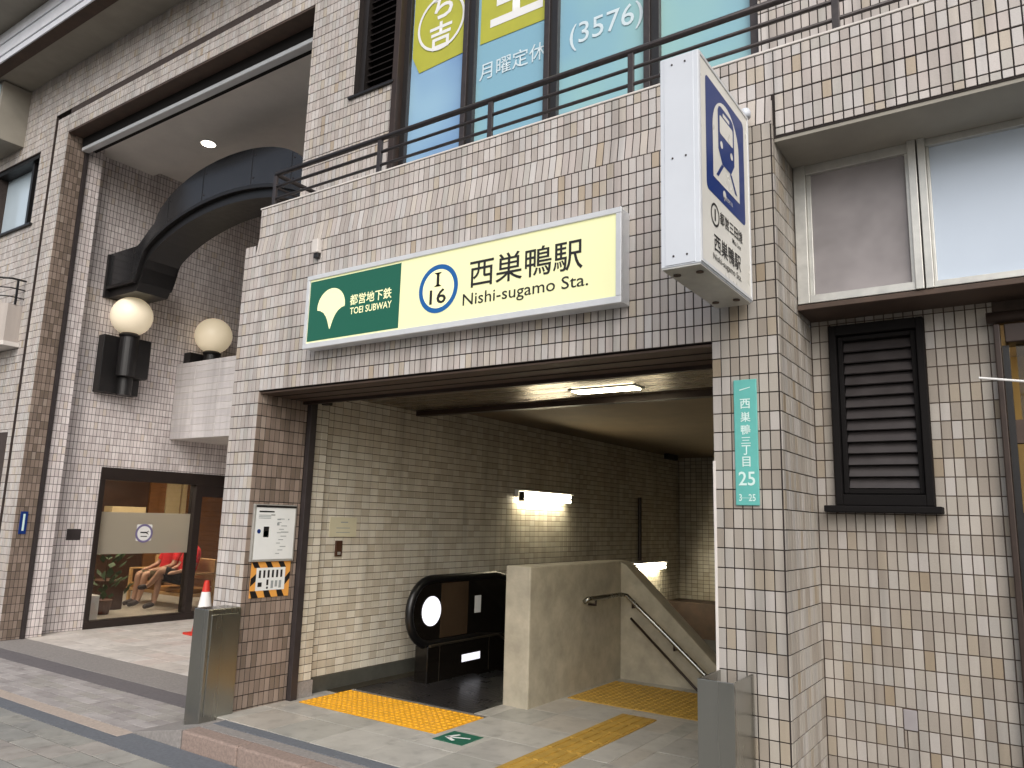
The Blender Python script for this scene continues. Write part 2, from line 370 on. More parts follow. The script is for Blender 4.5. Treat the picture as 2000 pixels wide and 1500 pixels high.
# ------------------------------------------------------------------ tile walls
HIDE = [(597, 405, 1214, 680), (1288, 97, 1475, 600), (360, 1185, 470, 1425), (1362, 1310, 1470, 1500)]
class TileJob:
    """collects the tiles of one thing: the 300 that show largest become objects, the rest joined fields"""
    def __init__(s): s.t = []
    def wall(s, part, org, u, v, u0, u1, v0, v1, pu=0.05, pv=0.1, ou=0.0, ov=0.0, holes=(), one='tile_one', many='tile_many', j=0.0068, stag=False):
        org = Vector(org); u = Vector(u).normalized(); v = Vector(v).normalized(); n = u.cross(v)
        k0 = math.floor((v0 - ov) / pv + 1e-6)
        row = k0
        while ov + row * pv < v1 - 1e-4:
            a = max(v0, ov + row * pv); b = min(v1, ov + (row + 1) * pv)
            so = (pu / 2 if (stag and row % 2) else 0) + ou
            c = math.floor((u0 - so) / pu + 1e-6)
            while so + c * pu < u1 - 1e-4:
                p = max(u0, so + c * pu); q = min(u1, so + (c + 1) * pu)
                rects = [(p, q, a, b)]
                for h in holes:
                    nr = []
                    for (p1, q1, a1, b1) in rects:
                        if q1 <= h[0] + 1e-5 or p1 >= h[1] - 1e-5 or b1 <= h[2] + 1e-5 or a1 >= h[3] - 1e-5: nr.append((p1, q1, a1, b1)); continue
                        if p1 < h[0]: nr.append((p1, h[0], a1, b1))
                        if q1 > h[1]: nr.append((h[1], q1, a1, b1))
                        pm, qm = max(p1, h[0]), min(q1, h[1])
                        if a1 < h[2]: nr.append((pm, qm, a1, h[2]))
                        if b1 > h[3]: nr.append((pm, qm, h[3], b1))
                    rects = nr
                for (p1, q1, a1, b1) in rects:
                    if q1 - p1 < 0.012 or b1 - a1 < 0.012: continue
                    full = abs(q1 - p1 - pu) < 1e-4 and abs(b1 - a1 - pv) < 1e-4
                    cen = org + u * (p1 + q1) / 2 + v * (a1 + b1) / 2
                    area = 0.0
                    if full:
                        P = px(cen)
                        if P and 4 < P[0] < 1996 and 4 < P[1] < 1496 and not any(h[0] < P[0] < h[2] and h[1] < P[1] < h[3] for h in HIDE):
                            e, g = px(cen + u * pu / 2), px(cen + v * pv / 2)
                            area = abs((e[0] - P[0]) * (g[1] - P[1]) - (e[1] - P[1]) * (g[0] - P[0])) * 4
                            if (CAM - cen).dot(n) < 0: area = 0
                    s.t.append((area, cen, u, v, n, q1 - p1 - j, b1 - a1 - j, part, one, many))
                c += 1
            row += 1
    @staticmethod
    def geo(w, h, th=0.007, bv=0.0013):
        a, b = w / 2, h / 2
        v = [(x * a, y * b, -th) for x, y in ((-1, -1), (1, -1), (1, 1), (-1, 1))] + [(x * a, y * b, -bv) for x, y in ((-1, -1), (1, -1), (1, 1), (-1, 1))] + [(x * (a - bv), y * (b - bv), 0) for x, y in ((-1, -1), (1, -1), (1, 1), (-1, 1))]
        f = [(k, (k + 1) % 4, 4 + (k + 1) % 4, 4 + k) for k in range(4)] + [(4 + k, 4 + (k + 1) % 4, 8 + (k + 1) % 4, 8 + k) for k in range(4)] + [(8, 9, 10, 11)]
        return v, f
    def finish(s, name='tile', limit=300):
        order = sorted(range(len(s.t)), key=lambda i: -s.t[i][0])
        single = set(i for i in order[:limit] if s.t[i][0] > 60)
        shared = {}; fields = {}
        for i, (area, cen, u, v, n, w_, h_, part, one, many) in enumerate(s.t):
            jit = random.uniform(-0.0008, 0.0006); tu, tv = random.gauss(0, 0.003), random.gauss(0, 0.003)
            n2 = (n + u * tu + v * tv).normalized(); u2 = (u - n2 * u.dot(n2)).normalized(); v2 = n2.cross(u2)
            T = Matrix(((u2.x, v2.x, n2.x, cen.x + n.x * jit), (u2.y, v2.y, n2.y, cen.y + n.y * jit), (u2.z, v2.z, n2.z, cen.z + n.z * jit), (0, 0, 0, 1)))
            if i in single:
                key = (round(w_, 4), round(h_, 4), one)
                if key not in shared:
                    me = bpy.data.meshes.new(name); vv, ff = s.geo(w_, h_); me.from_pydata(vv, [], ff); me.materials.append(M[one]); shared[key] = me
                o = bpy.data.objects.new(name, shared[key]); COL.objects.link(o); o.parent = part; o.matrix_local = T
            else:
                fv, ff = fields.setdefault((part.name, many), ([], []))
                vv, g = s.geo(w_, h_); k = len(fv)
                fv += [tuple(T @ Vector(q)) for q in vv]; ff += [tuple(k + a for a in q) for q in g]
        for (pn, many), (fv, ff) in fields.items():
            me = bpy.data.meshes.new(name + '_field'); me.from_pydata(fv, [], ff); me.materials.append(M[many])
            o = bpy.data.objects.new(name + '_field', me); COL.objects.link(o); o.parent = bpy.data.objects[pn]; o['kind'] = 'stuff'

G = -0.12      # street level; the station floor lies at 0
GR = 0.005     # depth of the joints
# ================================================================== GROUND
tag(MB().quad((-400, -400, -0.3), (400, -400, -0.3), (400, 400, -0.3), (-400, 400, -0.3)).build('ground', 'asphalt'), kind='structure')
sw = tag(B(-14, 6, -6.2, -0.51, -0.29, G - 0.006).build('sidewalk', 'paver_grout'), kind='structure')
pj = TileJob()
pj.wall(sw, (0, 0, G), (1, 0, 0), (0, 1, 0), -12, 5, -5.6, -0.78, 0.30, 0.20, 0.07, -0.78, one='paver_one', many='paver_many', j=0.011, stag=True)
pj.finish('paver', 300)
tag(B(-14, 6, -6.4, -6.2, -0.29, G).build('kerb', 'granite_grey', bevel=0.01), kind='structure')
ap = tag(B(-14, -4.2, -0.51, 0.93, -0.29, G - 0.006).build('forecourt', 'paver_grout'), kind='structure')
def strip(parent, name, m, x0, x1, y0, y1, length, top=G, th=0.02, j=0.004):
    x = x0
    while x < x1 - 0.02:
        e = min(x1, x + length)
        B(x + j / 2, e - j / 2, y0 + j / 2, y1 - j / 2, top - th, top + random.uniform(-0.0008, 0.0008)).build(name, m, parent, bevel=0.002)
        x = e
strip(sw, 'border_stone', 'granite_blue', -12, -4.3, -0.78, -0.63, 0.9)
strip(sw, 'border_stone', 'granite_blue', -4.3, 5, -0.78, -0.515, 0.9)
strip(sw, 'edging_stone', 'granite_peach', -12, -4.3, -0.63, -0.495, 0.9)
fj = TileJob()
M['fore_one'] = M['fore_many'] = None
FORE = [(4, (168, 162, 159)), (4, (158, 152, 149)), (3, (175, 169, 166)), (3, (163, 158, 152))]
tile_mat('fore_one', FORE, True, 0.75); tile_mat('fore_many', FORE, False, 0.75)
fj.wall(ap, (0, 0, G), (1, 0, 0), (0, 1, 0), -12, -4.22, -0.495, 0.16, 0.30, 0.11, 0.0, -0.495, one='fore_one', many='fore_many', j=0.005, stag=True)
fj.finish('paver', 300)
strip(ap, 'dark_band_stone', 'granite_dark', -12, -4.22, 0.16, 0.43, 0.6)
strip(ap, 'grey_band_stone', 'granite_grey', -12, -4.22, 0.43, 0.93, 0.6)
lf = tag(B(-9.6, -4.2, 0.93, 6.0, -0.29, G - 0.006).build('lobby_forecourt', 'floor_joint'), kind='structure')
lj = TileJob(); M['lob_one'] = None
LOB = [(4, (214, 207, 198)), (4, (219, 212, 204)), (3, (208, 200, 191)), (2, (216, 204, 195))]
tile_mat('lob_one', LOB, True, 0.45); tile_mat('lob_many', LOB, False, 0.45)
lj.wall(lf, (0, 0, G), (1, 0, 0), (0, 1, 0), -9.6, -4.2, 0.93, 6.0, 0.30, 0.30, 0, 0.93, one='lob_one', many='lob_many', j=0.003)
lj.finish('floor_tile', 300)

# the kerb before the station floor, sinking to street level at its left end
kb = tag(B(-3.70, 5, -0.495, -0.145, -0.29, -0.03).build('station_kerb', 'paver_grout'), kind='structure')
x = -3.70
while x < 4.8:
    e = x + 0.62
    B(x + 0.003, e - 0.003, -0.51, -0.37, -0.28, 0.0 + random.uniform(-0.002, 0.001)).build('kerb_stone', 'kerb_pink', kb, bevel=0.014)
    B(x + 0.002, e - 0.002, -0.366, -0.262, -0.1, -0.004).build('drain_stone', 'granite_grey', kb, bevel=0.002)
    B(x + 0.002, e - 0.002, -0.258, -0.150, -0.1, -0.002).build('drain_stone', 'granite_blue', kb, bevel=0.002)
    x = e
MB().prism([(-4.32, G + 0.003), (-3.705, 0.0), (-3.705, -0.25), (-4.32, -0.25)], 'y', -0.51, -0.02).build('ramp_stone', 'granite_grey', kb, bevel=0.004)

# ------------------------------------------------------------------ station floor
fl = tag(MB().box(-4.19, 0.36, -0.145, 2.15, -0.29, -0.006).box(-2.45, -0.86, 2.15, 3.3, -0.29, -0.006).box(-3.9, -2.45, 2.15, 2.5, -0.29, -0.006).build('station_floor', 'floor_joint'), kind='structure')
sj = TileJob()
SLAB = [(4, (176, 173, 166)), (4, (184, 181, 173)), (3, (170, 168, 160)), (2, (180, 174, 164))]
tile_mat('slab_one', SLAB, True, 0.36); tile_mat('slab_many', SLAB, False, 0.36)
sj.wall(fl, (0, 0, 0), (1, 0, 0), (0, 1, 0), -3.90, -0.86, -0.145, 3.3, 0.45, 0.45, -0.1, -0.145, holes=[(-3.74, -2.43, 1.22, 4), (-3.74, -2.28, 0.56, 1.22)], one='slab_one', many='slab_many', j=0.003)
sj.wall(fl, (0, 0, 0), (1, 0, 0), (0, 1, 0), -0.86, 0.0, -0.145, 2.15, 0.45, 0.45, -0.1, -0.145, one='slab_one', many='slab_many', j=0.003)
sj.finish('floor_slab', 300)
MB().box(-3.74, -2.28, 0.56, 1.22, -0.02, -0.004).build('tactile_bed', 'floor_joint', fl)

# ================================================================== STATION ENTRANCE BLOCK
st = thing('station_entrance', 'tiled subway entrance block with wide open doorway and stepped parapet', 'building')
SO = 2.51
fw = MB()
fw.box(-4.2 + GR, -3.85 - GR, GR, 0.60, -0.2, SO)                       # left column
fw.box(0.0 + GR, 0.36 - GR, GR, 0.705, -0.2, 3.70)                       # right pillar
fw.box(-4.2 + GR, 0.0 + GR, GR, 0.50, SO, 3.71)                          # lintel wall
fw.prism([(GR, 3.71), (0.025 + GR, 3.88), (0.5, 3.88), (0.5, 3.71)], 'x', -4.06 + GR, 0.36 - GR)
fw.box(-4.2 + GR, -4.06 + GR, GR, 0.5, 3.71, 3.81)
ew = fw.build('entrance_wall', 'grout', st)
pw = MB().box(-4.06 + GR, 2.6, 0.025 + GR, 0.24, 3.88, 4.145).box(0.36 - GR, 2.6, 0.025 + GR, 0.24, 3.62, 3.88).build('parapet', 'grout', st)
sj = TileJob()
OPEN = [(-3.85, 0.0, -1, SO)]
sj.wall(ew, (0, 0, 0), (1, 0, 0), (0, 0, 1), -4.2, 0.0, -0.05, 3.71, 0.05, 0.1, 0.0, SO, holes=OPEN)
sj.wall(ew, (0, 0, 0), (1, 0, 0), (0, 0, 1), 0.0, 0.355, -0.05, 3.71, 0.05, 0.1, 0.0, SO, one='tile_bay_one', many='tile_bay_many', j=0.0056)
sj.wall(ew, (0, 0, 0), (1, 0, 0), (0, 0, 1), -4.2, -4.06, 3.71, 3.81, 0.05, 0.1, 0.0, SO)
ch = Vector((0, 0.025, 0.17)).normalized(); chl = math.hypot(0.025, 0.17)
sj.wall(ew, (0, 0, 3.71), (1, 0, 0), ch, -4.06, 0.355, 0, chl, 0.05, chl, 0.02, 0)
sj.wall(pw, (0, 0.025, 0), (1, 0, 0), (0, 0, 1), -4.06, 2.6, 3.88, 4.145, 0.05, 0.1, 0.02, 3.88 - 0.003)
sj.wall(pw, (0, 0.025, 0), (1, 0, 0), (0, 0, 1), 0.36, 2.6, 3.63, 3.88, 0.05, 0.1, 0.02, 3.88 - 0.003)
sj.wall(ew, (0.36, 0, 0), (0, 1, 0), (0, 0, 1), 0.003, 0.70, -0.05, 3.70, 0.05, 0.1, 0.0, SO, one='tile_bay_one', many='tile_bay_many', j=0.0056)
sj.wall(ew, (-3.85, 0, 0), (0, 1, 0), (0, 0, 1), 0.003, 0.53, -0.02, SO, 0.05, 0.1, 0.0, SO, one='tile_brown_one', many='tile_brown_many')
sj.wall(ew, (-4.2, 0, 0), (0, -1, 0), (0, 0, 1), -0.58, -0.003, -0.1, 3.8, 0.05, 0.1, 0.0, SO)
sj.wall(ew, (0.0, 0, 0), (0, -1, 0), (0, 0, 1), -0.53, -0.003, 0, SO, 0.05, 0.1, 0.0, SO)
sj.finish('tile', 300)
MB().box(-4.07, 2.6, 0.02, 0.25, 4.146, 4.160).build('coping', 'plaster', st, bevel=0.003)
MB().box(-3.848, -0.002, 0.02, 0.50, SO - 0.022, SO - 0.006).build('doorway_soffit', 'brown_paint', st, bevel=0.003)
for yy in (0.16, 0.33): B(-3.846, -0.004, yy, yy + 0.012, SO - 0.026, SO - 0.023).build('soffit_joint', 'void', st)
B(-3.846, -0.004, 0.47, 0.50, SO - 0.05, SO - 0.023).build('soffit_trim', 'bronze', st)
for xx in (-3.85, -0.05): 
    B(xx + 0.001, xx + 0.05, 0.53, 0.60, 0, SO + 0.1).build('shutter_guide', 'shutter_dark', st, bevel=0.003)
B(-3.86, 0.0, 0.505, 0.60, SO + 0.045, SO + 0.3).build('shutter_box', 'void', st)
B(-3.84, -0.01, 0.535, 0.565, SO - 0.012, SO + 0.044).build('shutter_bottom_bar', 'bronze', st)
B(-3.76, -3.68, 0.60, 0.66, SO - 0.04, SO + 0.10).build('shutter_stop', 'black_steel', st, bevel=0.004)

MB().prism([(0.004, 3.70), (0.022, 3.845), (0.026, 3.70)], 'x', 0.350, 0.3585).build('corner_tile', 'tile_many', st)
B(-0.003, 0.012, -0.005, 0.0, 0.0, 1.86).build('corner_guard', 'plaster', st, bevel=0.002)
# ---- passage behind the doorway
pwall = MB().box(-4.05, -3.84 - GR, 0.60, 0.78, -0.2, 2.62).box(-4.1, -3.90 - GR, 0.78, 9.3, -4.2, 2.72).build('passage_wall', 'grout_pass', st)
pjob = TileJob()
pjob.wall(pwall, (-3.84, 0, 0), (0, 1, 0), (0, 0, 1), 0.605, 0.775, 0.13, 2.62, 0.0875, 0.066, 0.605, 0.13, one='tile_pass_one', many='tile_pass_many', j=0.006)
pjob.wall(pwall, (-3.90, 0, 0), (0, 1, 0), (0, 0, 1), 0.785, 9.1, 0.13, 2.70, 0.105, 0.066, 0.785, 0.13, one='tile_pass_one', many='tile_pass_many', j=0.006)
pjob.wall(pwall, (-3.90, 0, 0), (0, 1, 0), (0, 0, 1), 2.55, 9.1, -1.19, 0.13, 0.105, 0.066, 0.785, 0.13, one='tile_pass_one', many='tile_pass_many', j=0.006)
bk = B(-3.9, 3.2, 9.1 + GR, 9.3, -4.2, 2.72).build('passage_end_wall', 'grout_pass', st)
pjob.wall(bk, (0, 9.1, 0), (1, 0, 0), (0, 0, 1), -3.9, 3.2, -1.0, 2.70, 0.105, 0.066, 0, 0.13, one='tile_pass_one', many='tile_pass_many', j=0.006)
pjob.finish('tile', 300)
MB().box(-3.9, -3.830, 0.60, 0.79, 0.0, 0.128).build('baseboard', 'granite_grey', st, bevel=0.003)
MB().box(-3.9, -3.885, 0.79, 2.6, 0.0, 0.128).build('baseboard', 'baseboard', st, bevel=0.003)
B(-3.9, 3.2, 8.55, 9.09, -4.2, 0.26).build('brown_plinth', 'brown_paint', st, bevel=0.01)
MB().box(0.005, 0.15, 0.71, 2.15, -0.2, 2.62).box(0.15, 3.2, 2.0, 2.15, -4, 2.72).build('passage_side_wall', 'plaster', st)
B(3.2, 3.35, 2.0, 9.3, -4.2, 2.72).build('stair_end_wall', 'plaster', st)
for k in range(7):
    y0 = 0.605 + k * 0.20
    B(-3.9, 0.0, y0 + 0.004, y0 + 0.196, 2.605, 2.64).build('ceiling_panel', 'ceil_metal', st, bevel=0.004)
B(-3.92, 0.02, 0.60, 2.01, 2.645, 2.72).build('ceiling_void', 'void', st)
B(-3.92, 3.25, 2.012, 2.10, 2.56, 2.72).build('ceiling_beam', 'bronze', st)
B(-4.0, 3.35, 2.10, 9.3, 2.70, 2.85).build('passage_ceiling', 'ceil_dark', st)
MB().box(-4.0, 3.3, 2.5, 9.3, -4.35, -4.2).build('lower_floor', 'concrete', st)
B(-3.74, -3.66, 8.1, 8.5, 2.60, 2.69).build('ceiling_bracket', 'black_steel', st)
# stair flight going down to the right behind the pillar
for k in range(12):
    B(-0.86 + k * 0.30, -0.86 + (k + 1) * 0.30, 2.16, 3.28, -0.3 - 0.16 * (k + 1), -0.16 * (k + 1)).build('stair_step', 'concrete', st, bevel=0.006)

# ---- balcony railing on the parapet
ry = 0.065
rl = MB().tube([(-3.95, 0.60, 4.468), (-3.95, ry, 4.468), (2.6, ry, 4.468)], 0.021, 10).build('handrail', 'rail_steel', st, smooth=True)
for zz in (4.352, 4.24):
    MB().tube([(-3.95, 0.60, zz), (-3.95, ry, zz), (2.6, ry, zz)], 0.012, 8).build('railing_bar', 'rail_steel', st, smooth=True)
for xx in (-3.95, -2.69, -1.61, -0.515, 0.70, 1.8):
    B(xx - 0.02, xx + 0.02, ry - 0.012, ry + 0.012, 4.155, 4.465).build('railing_post', 'rail_steel', st, bevel=0.003)
B(-4.04, 2.6, 0.24, 0.60, 3.95, 4.02).build('balcony_floor', 'concrete', st)

# ================================================================== UPPER BUILDING AND LEFT PORTAL
ab = thing('apartment_building', 'beige tiled building with high recessed portal and ribbon windows above the entrance', 'building')
YF = 0.60
uw = MB()
uw.box(-4.28 + GR, -3.12, YF + GR, 0.80, 3.9, 5.39).box(-4.28 + GR, -3.63, YF + GR, 0.80, 5.39, 8.3).box(-3.63, -3.12, YF + GR, 0.80, 7.0, 8.3)
uw.box(-3.12, 0.13, YF + GR, 0.80, 7.0, 8.3).box(0.13, 2.6, YF + GR, 0.80, 3.9, 8.3)
uwall = uw.build('upper_wall', 'grout', ab)
pf = MB()
pf.box(-9.25, -4.28 + GR, YF + GR, 0.80, 6.60 + GR, 8.3)
pf.box(-9.58, -9.25 - GR, YF + GR, 0.88, -0.25, 6.60 + GR).box(-9.58, -9.25, YF + GR, 0.80, 6.60 + GR, 6.87)
pf.box(-9.66, -9.58, YF + 0.06, 0.88, -0.25, 6.95)
pf.box(-13, -9.66, YF + GR, 0.88, -0.25, 5.42).box(-10.0, -9.66, YF + GR, 0.88, 5.42, 8.3).box(-13, -10.0, YF + GR, 0.88, 6.5, 8.3).box(-13, -11.4, YF + GR, 0.88, 5.42, 6.5)
pf.box(-9.66, -9.25, YF + GR, 0.80, 6.95, 8.3)
portal = pf.build('portal_frame', 'grout_light', ab)
aw = MB().box(-9.7, -9.27 - GR, 0.88, 1.12, -0.25, 6.95).box(-9.7, -9.5 - GR, 1.12, 1.75, -0.25, 6.95).box(-9.7, -9.5 - GR, 1.75, 4.6, 2.09, 6.95).box(-9.7, -9.5 - GR, 4.6, 6.25, -0.25, 6.95).build('recess_wall', 'grout_light', ab)
bw = B(-9.6, -4.2, 6.0 + GR, 6.2, -0.25, 6.95).build('recess_back_wall', 'grout_light', ab)
MB().box(-4.28, -4.2 + GR, 0.81, 6.25, 3.9, 6.95).box(-4.2 + GR, -4.06, 0.62, 6.25, -0.25, 3.88).box(-4.2 + GR, -4.06, 0.81, 6.25, 3.88, 6.95).build('recess_side_wall', 'plaster', ab)
bal = MB().box(-9.5, -4.2, 2.72 + GR, 2.95, 2.58, 3.75).box(-9.5, -4.2, 2.95, 6.0, 2.58, 2.75).build('recess_balcony', 'plaster', ab)
aj = TileJob()
aj.wall(uwall, (0, YF, 0), (1, 0, 0), (0, 0, 1), -4.28, 2.6, 3.95, 8.3, 0.05, 0.1, 0, 0.01, holes=[(-3.63, -3.12, 5.39, 7.0), (-3.12, 0.13, 3, 7.0)])
aj.wall(portal, (0, YF, 0), (1, 0, 0), (0, 0, 1), -13, -4.28, -0.12, 8.3, 0.05, 0.1, 0, 0.01, holes=[(-9.25, -4.28, -1, 6.6), (-9.66, -9.58, -1, 6.95), (-9.58, -4.2, 6.87, 6.95), (-11.4, -10.0, 5.42, 6.5), (-10.5, -9.77, 1.76, 2.47)])
aj.wall(portal, (-9.25, 0, 0), (0, 1, 0), (0, 0, 1), YF + 0.003, 0.85, -0.12, 6.6, 0.05, 0.1, 0, 0.01, one='tile_brown_one', many='tile_brown_many')
aj.wall(aw, (-9.27, 0, 0), (0, 1, 0), (0, 0, 1), 0.90, 1.12, -0.12, 6.6, 0.05, 0.1, 0.02, 0.01, one='tile_alc_lift_one', many='tile_alc_lift_many')
aj.wall(aw, (-9.5, 0, 0), (0, 1, 0), (0, 0, 1), 1.12, 6.0, -0.12, 6.7, 0.05, 0.1, 0.02, 0.01, holes=[(1.75, 4.6, -1, 2.09)], one='tile_alc_lift_one', many='tile_alc_lift_many')
aj.wall(bw, (0, 6.0, 0), (1, 0, 0), (0, 0, 1), -9.5, -4.2, -0.12, 6.6, 0.05, 0.1, 0.02, 0.01, one='tile_alc_lift_one', many='tile_alc_lift_many')
aj.wall(bal, (0, 2.72, 0), (1, 0, 0), (0, 0, 1), -9.5, -4.2, 2.58, 3.75, 0.6, 0.1, 0, 2.58, j=0.007, one='bal_one', many='bal_many')
aj.finish('tile', 300)
# groove of the portal frame
MB().box(-9.245, -4.3, 0.605, 0.80, 6.60 - 0.012, 6.604).build('portal_soffit', 'brown_paint', ab)
B(-9.245, -4.3, 0.80, 0.90, 6.40, 6.455).build('roll_shutter_bar', 'alu_white', ab, bevel=0.012)
B(-9.245, -4.3, 0.805, 1.0, 6.456, 6.70).build('roll_shutter_slot', 'void', ab)
B(-9.262, -9.225, 0.855, 0.895, G, 6.45).build('roll_shutter_guide', 'shutter_dark', ab)
MB().box(-9.6, -4.1, 0.95, 2.0, 6.58, 6.8).box(-9.6, -4.1, 2.0, 6.2, 6.66, 6.9).build('recess_ceiling', 'ceiling_white', ab)
# arched beam across the recess
def arch_pts(n, off):
    P = []
    for i in range(n + 1):
        x = -8.72 + (8.72 - 4.98) * i / n
        P.append((x, 4.66 + 0.85 * math.sqrt(max(0, 1 - ((x + 6.85) / 1.97) ** 2)) + off))
    return P
top = [(-9.5, 5.16), (-8.80, 5.16)] + [(x, z) for x, z in [(-8.15, 5.55), (-7.9, 5.82), (-7.4, 5.97), (-6.85, 6.03), (-6.3, 5.97), (-5.8, 5.82), (-5.55, 5.55)]] + [(-4.9, 5.16), (-4.2, 5.16)]
def smooth_top():
    P = [(-9.5, 5.16), (-8.78, 5.16), (-8.45, 5.34)]
    for i in range(21):
        a = math.pi * (1 - i / 20) * 0.90 + math.pi * 0.05
        P.append((-6.85 + 1.62 * math.cos(a), 5.30 + 0.72 * math.sin(a)))
    return P + [(-5.25, 5.34), (-4.92, 5.16), (-4.2, 5.16)]
bot = [(-4.2, 4.66), (-4.98, 4.66)] + list(reversed(arch_pts(28, 0)))[1:-1] + [(-8.72, 4.66), (-9.5, 4.66)]
def ribbon(name, m, lo, hi, y0, y1):
    b = MB()
    n = len(lo)
    for i in range(n - 1):
        for (p, q) in ((y0, None), (y1, None)):
            b.quad((lo[i][0], p, lo[i][1]), (lo[i + 1][0], p, lo[i + 1][1]), (hi[i + 1][0], p, hi[i + 1][1]), (hi[i][0], p, hi[i][1]))
        b.quad((lo[i][0], y0, lo[i][1]), (lo[i + 1][0], y0, lo[i + 1][1]), (lo[i + 1][0], y1, lo[i + 1][1]), (lo[i][0], y1, lo[i][1]))
        b.quad((hi[i][0], y0, hi[i][1]), (hi[i + 1][0], y0, hi[i + 1][1]), (hi[i + 1][0], y1, hi[i + 1][1]), (hi[i][0], y1, hi[i][1]))
    return b.build(name, m, ab)
def sample(P, xs):
    out = []
    for x in xs:
        for a, b in zip(P, P[1:]):
            if a[0] - 1e-6 <= x <= b[0] + 1e-6 and b[0] > a[0]:
                t = (x - a[0]) / (b[0] - a[0]); out.append((x, a[1] + t * (b[1] - a[1]))); break
    return out
xs = [-9.5 + 5.3 * i / 84 for i in range(85)]
tp = sample(sorted(smooth_top()), xs); bt = sample(sorted(bot), xs)
ribbon('arch_beam', 'arch_blue', bt, tp, 1.50, 2.02)
ribbon('arch_flange', 'black_steel', [(x, z - 0.045) for x, z in bt], [(x, z + 0.002) for x, z in bt], 1.47, 2.05)
ribbon('arch_lower_rib', 'black_steel', [(x, z - 0.155) for x, z in bt], [(x, z - 0.046) for x, z in bt], 1.53, 2.0)
for k in (10, 22, 34, 50, 62, 74):
    x0 = xs[k]; B(x0 - 0.004, x0 + 0.004, 1.4965, 1.502, bt[k][1] + 0.01, tp[k][1] - 0.004).build('arch_seam', 'black_steel', ab)
    for f_ in (0.2, 0.8): MB().lathe([(0.012, 0), (0.012, 0.006)], (x0 + 0.04, 1.494, bt[k][1] + (tp[k][1] - bt[k][1]) * f_), 8, 'y').build('arch_bolt', 'rail_steel', ab)
B(-9.5, -9.45, 1.46, 2.06, 4.5, 5.14).build('arch_end_plate', 'black_steel', ab)
# louvred window and ribbon windows of the upper wall
B(-3.62, -3.155, 0.76, 0.79, 5.40, 7.0).build('louvre_back', 'void', ab)
MB().box(-3.63, -3.56, 0.66, 0.76, 5.39, 7.0).box(-3.56, -3.12, 0.66, 0.74, 6.9, 7.0).build('louvre_frame', 'dark_frame', ab)
for k in range(22):
    z = 5.42 + k * 0.07
    MB().prism([(0.69, z), (0.75, z + 0.055), (0.755, z + 0.048), (0.695, z - 0.007)], 'x', -3.56, -3.13).build('louvre_slat', 'rail_steel', ab)
B(-3.68, -3.10, 0.575, 0.70, 5.365, 5.39).build('window_sill', 'black_steel', ab, bevel=0.003)
B(-3.125, -3.06, 0.585, 0.70, 3.95, 7.0).build('corner_post', 'bronze', ab, bevel=0.003)
wx = [-3.06, -2.31, -1.49, -0.64, 0.13]
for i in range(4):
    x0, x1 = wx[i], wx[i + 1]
    p = B(x0 + 0.02, x1 - 0.02, 0.70, 0.71, 4.0, 7.0).build('window_pane', 'pane_sky_blue' if i == 0 else 'pane_sky_teal', ab)
for i, x0 in enumerate(wx[:4]):
    B(x0 - 0.055, x0 - 0.005, 0.64, 0.72, 3.95, 7.0).build('window_frame', 'rail_steel', ab, bevel=0.003)
    B(x0 - 0.005, x0 + 0.06, 0.66, 0.72, 3.95, 7.0).build('window_frame', 'black_steel', ab, bevel=0.003)
B(0.07, 0.13, 0.64, 0.72, 3.95, 7.0).build('window_frame', 'rail_steel', ab, bevel=0.003)
B(-3.05, 0.12, 0.655, 0.715, 4.0, 4.30).build('window_lower_rail', 'rail_steel', ab)
B(-3.1, 0.2, 0.72, 0.80, 3.95, 7.0).build('window_backing', 'soffit_grey', ab)
def yw(me, name, m, parent, x, y, z): return put(me, name, m, parent, (x, y, z), (1, 0, 0), (0, 0, 1))
S = yw(flat([[(-2.99, 5.62), (-2.90, 5.44), (-2.345, 5.48), (-2.345, 6.6), (-2.99, 6.6)]]), 'window_poster', 'sheet_lime', ab, 0, 0.695, 0)
S = yw(flat([rect(-2.22, -1.56, 5.48, 6.6)]), 'window_poster', 'sheet_lime', ab, 0, 0.695, 0)
yw(flat(ring(-2.665, 5.86, 0.27, 0.245)), 'poster_ring', 'white_paint', ab, 0, 0.6885, 0)
yw(text_mesh('吉', height=0.27, bold=0.02), 'poster_lettering', 'white_paint', ab, -2.665, 0.692, 5.735)
yw(text_mesh('ち', height=0.26, bold=0.02), 'poster_lettering', 'white_paint', ab, -2.655, 0.692, 6.03)
yw(text_mesh('生', height=0.52, bold=0.03), 'poster_lettering', 'white_paint', ab, -1.86, 0.692, 5.86)
yw(text_mesh('月曜定休', width=0.66, bold=0.004), 'window_lettering', 'film_ink', ab, -1.885, 0.694, 5.215)
yw(text_mesh('(3576)', width=0.62, bold=0.003), 'window_lettering', 'film_ink', ab, -1.03, 0.694, 5.215)
# left pier: window, louvre, bay, balcony
B(-11.4, -10.0, 0.78, 0.80, 5.42, 6.5).build('pier_window_pane', 'pane_sky_pale', ab)
MB().box(-10.06, -10.0, 0.62, 0.80, 5.42, 6.5).box(-10.34, -10.28, 0.66, 0.79, 5.46, 6.44).box(-11.4, -10.0, 0.62, 0.80, 6.44, 6.5).build('pier_window_frame', 'black_steel', ab)
B(-10.28, -10.06, 0.74, 0.77, 5.46, 6.44).build('pier_window_side', 'dark_frame', ab)
B(-11.45, -9.94, 0.56, 0.70, 5.39, 5.418).build('pier_window_sill', 'black_steel', ab)
B(-10.5, -9.77, 0.70, 0.78, 1.76, 2.47).build('vent_back', 'void', ab)
for k in range(8): MB().prism([(0.62, 1.79 + k * 0.085), (0.69, 1.85 + k * 0.085), (0.695, 1.84 + k * 0.085), (0.625, 1.78 + k * 0.085)], 'x', -10.48, -9.79).build('vent_slat', 'rail_steel', ab)
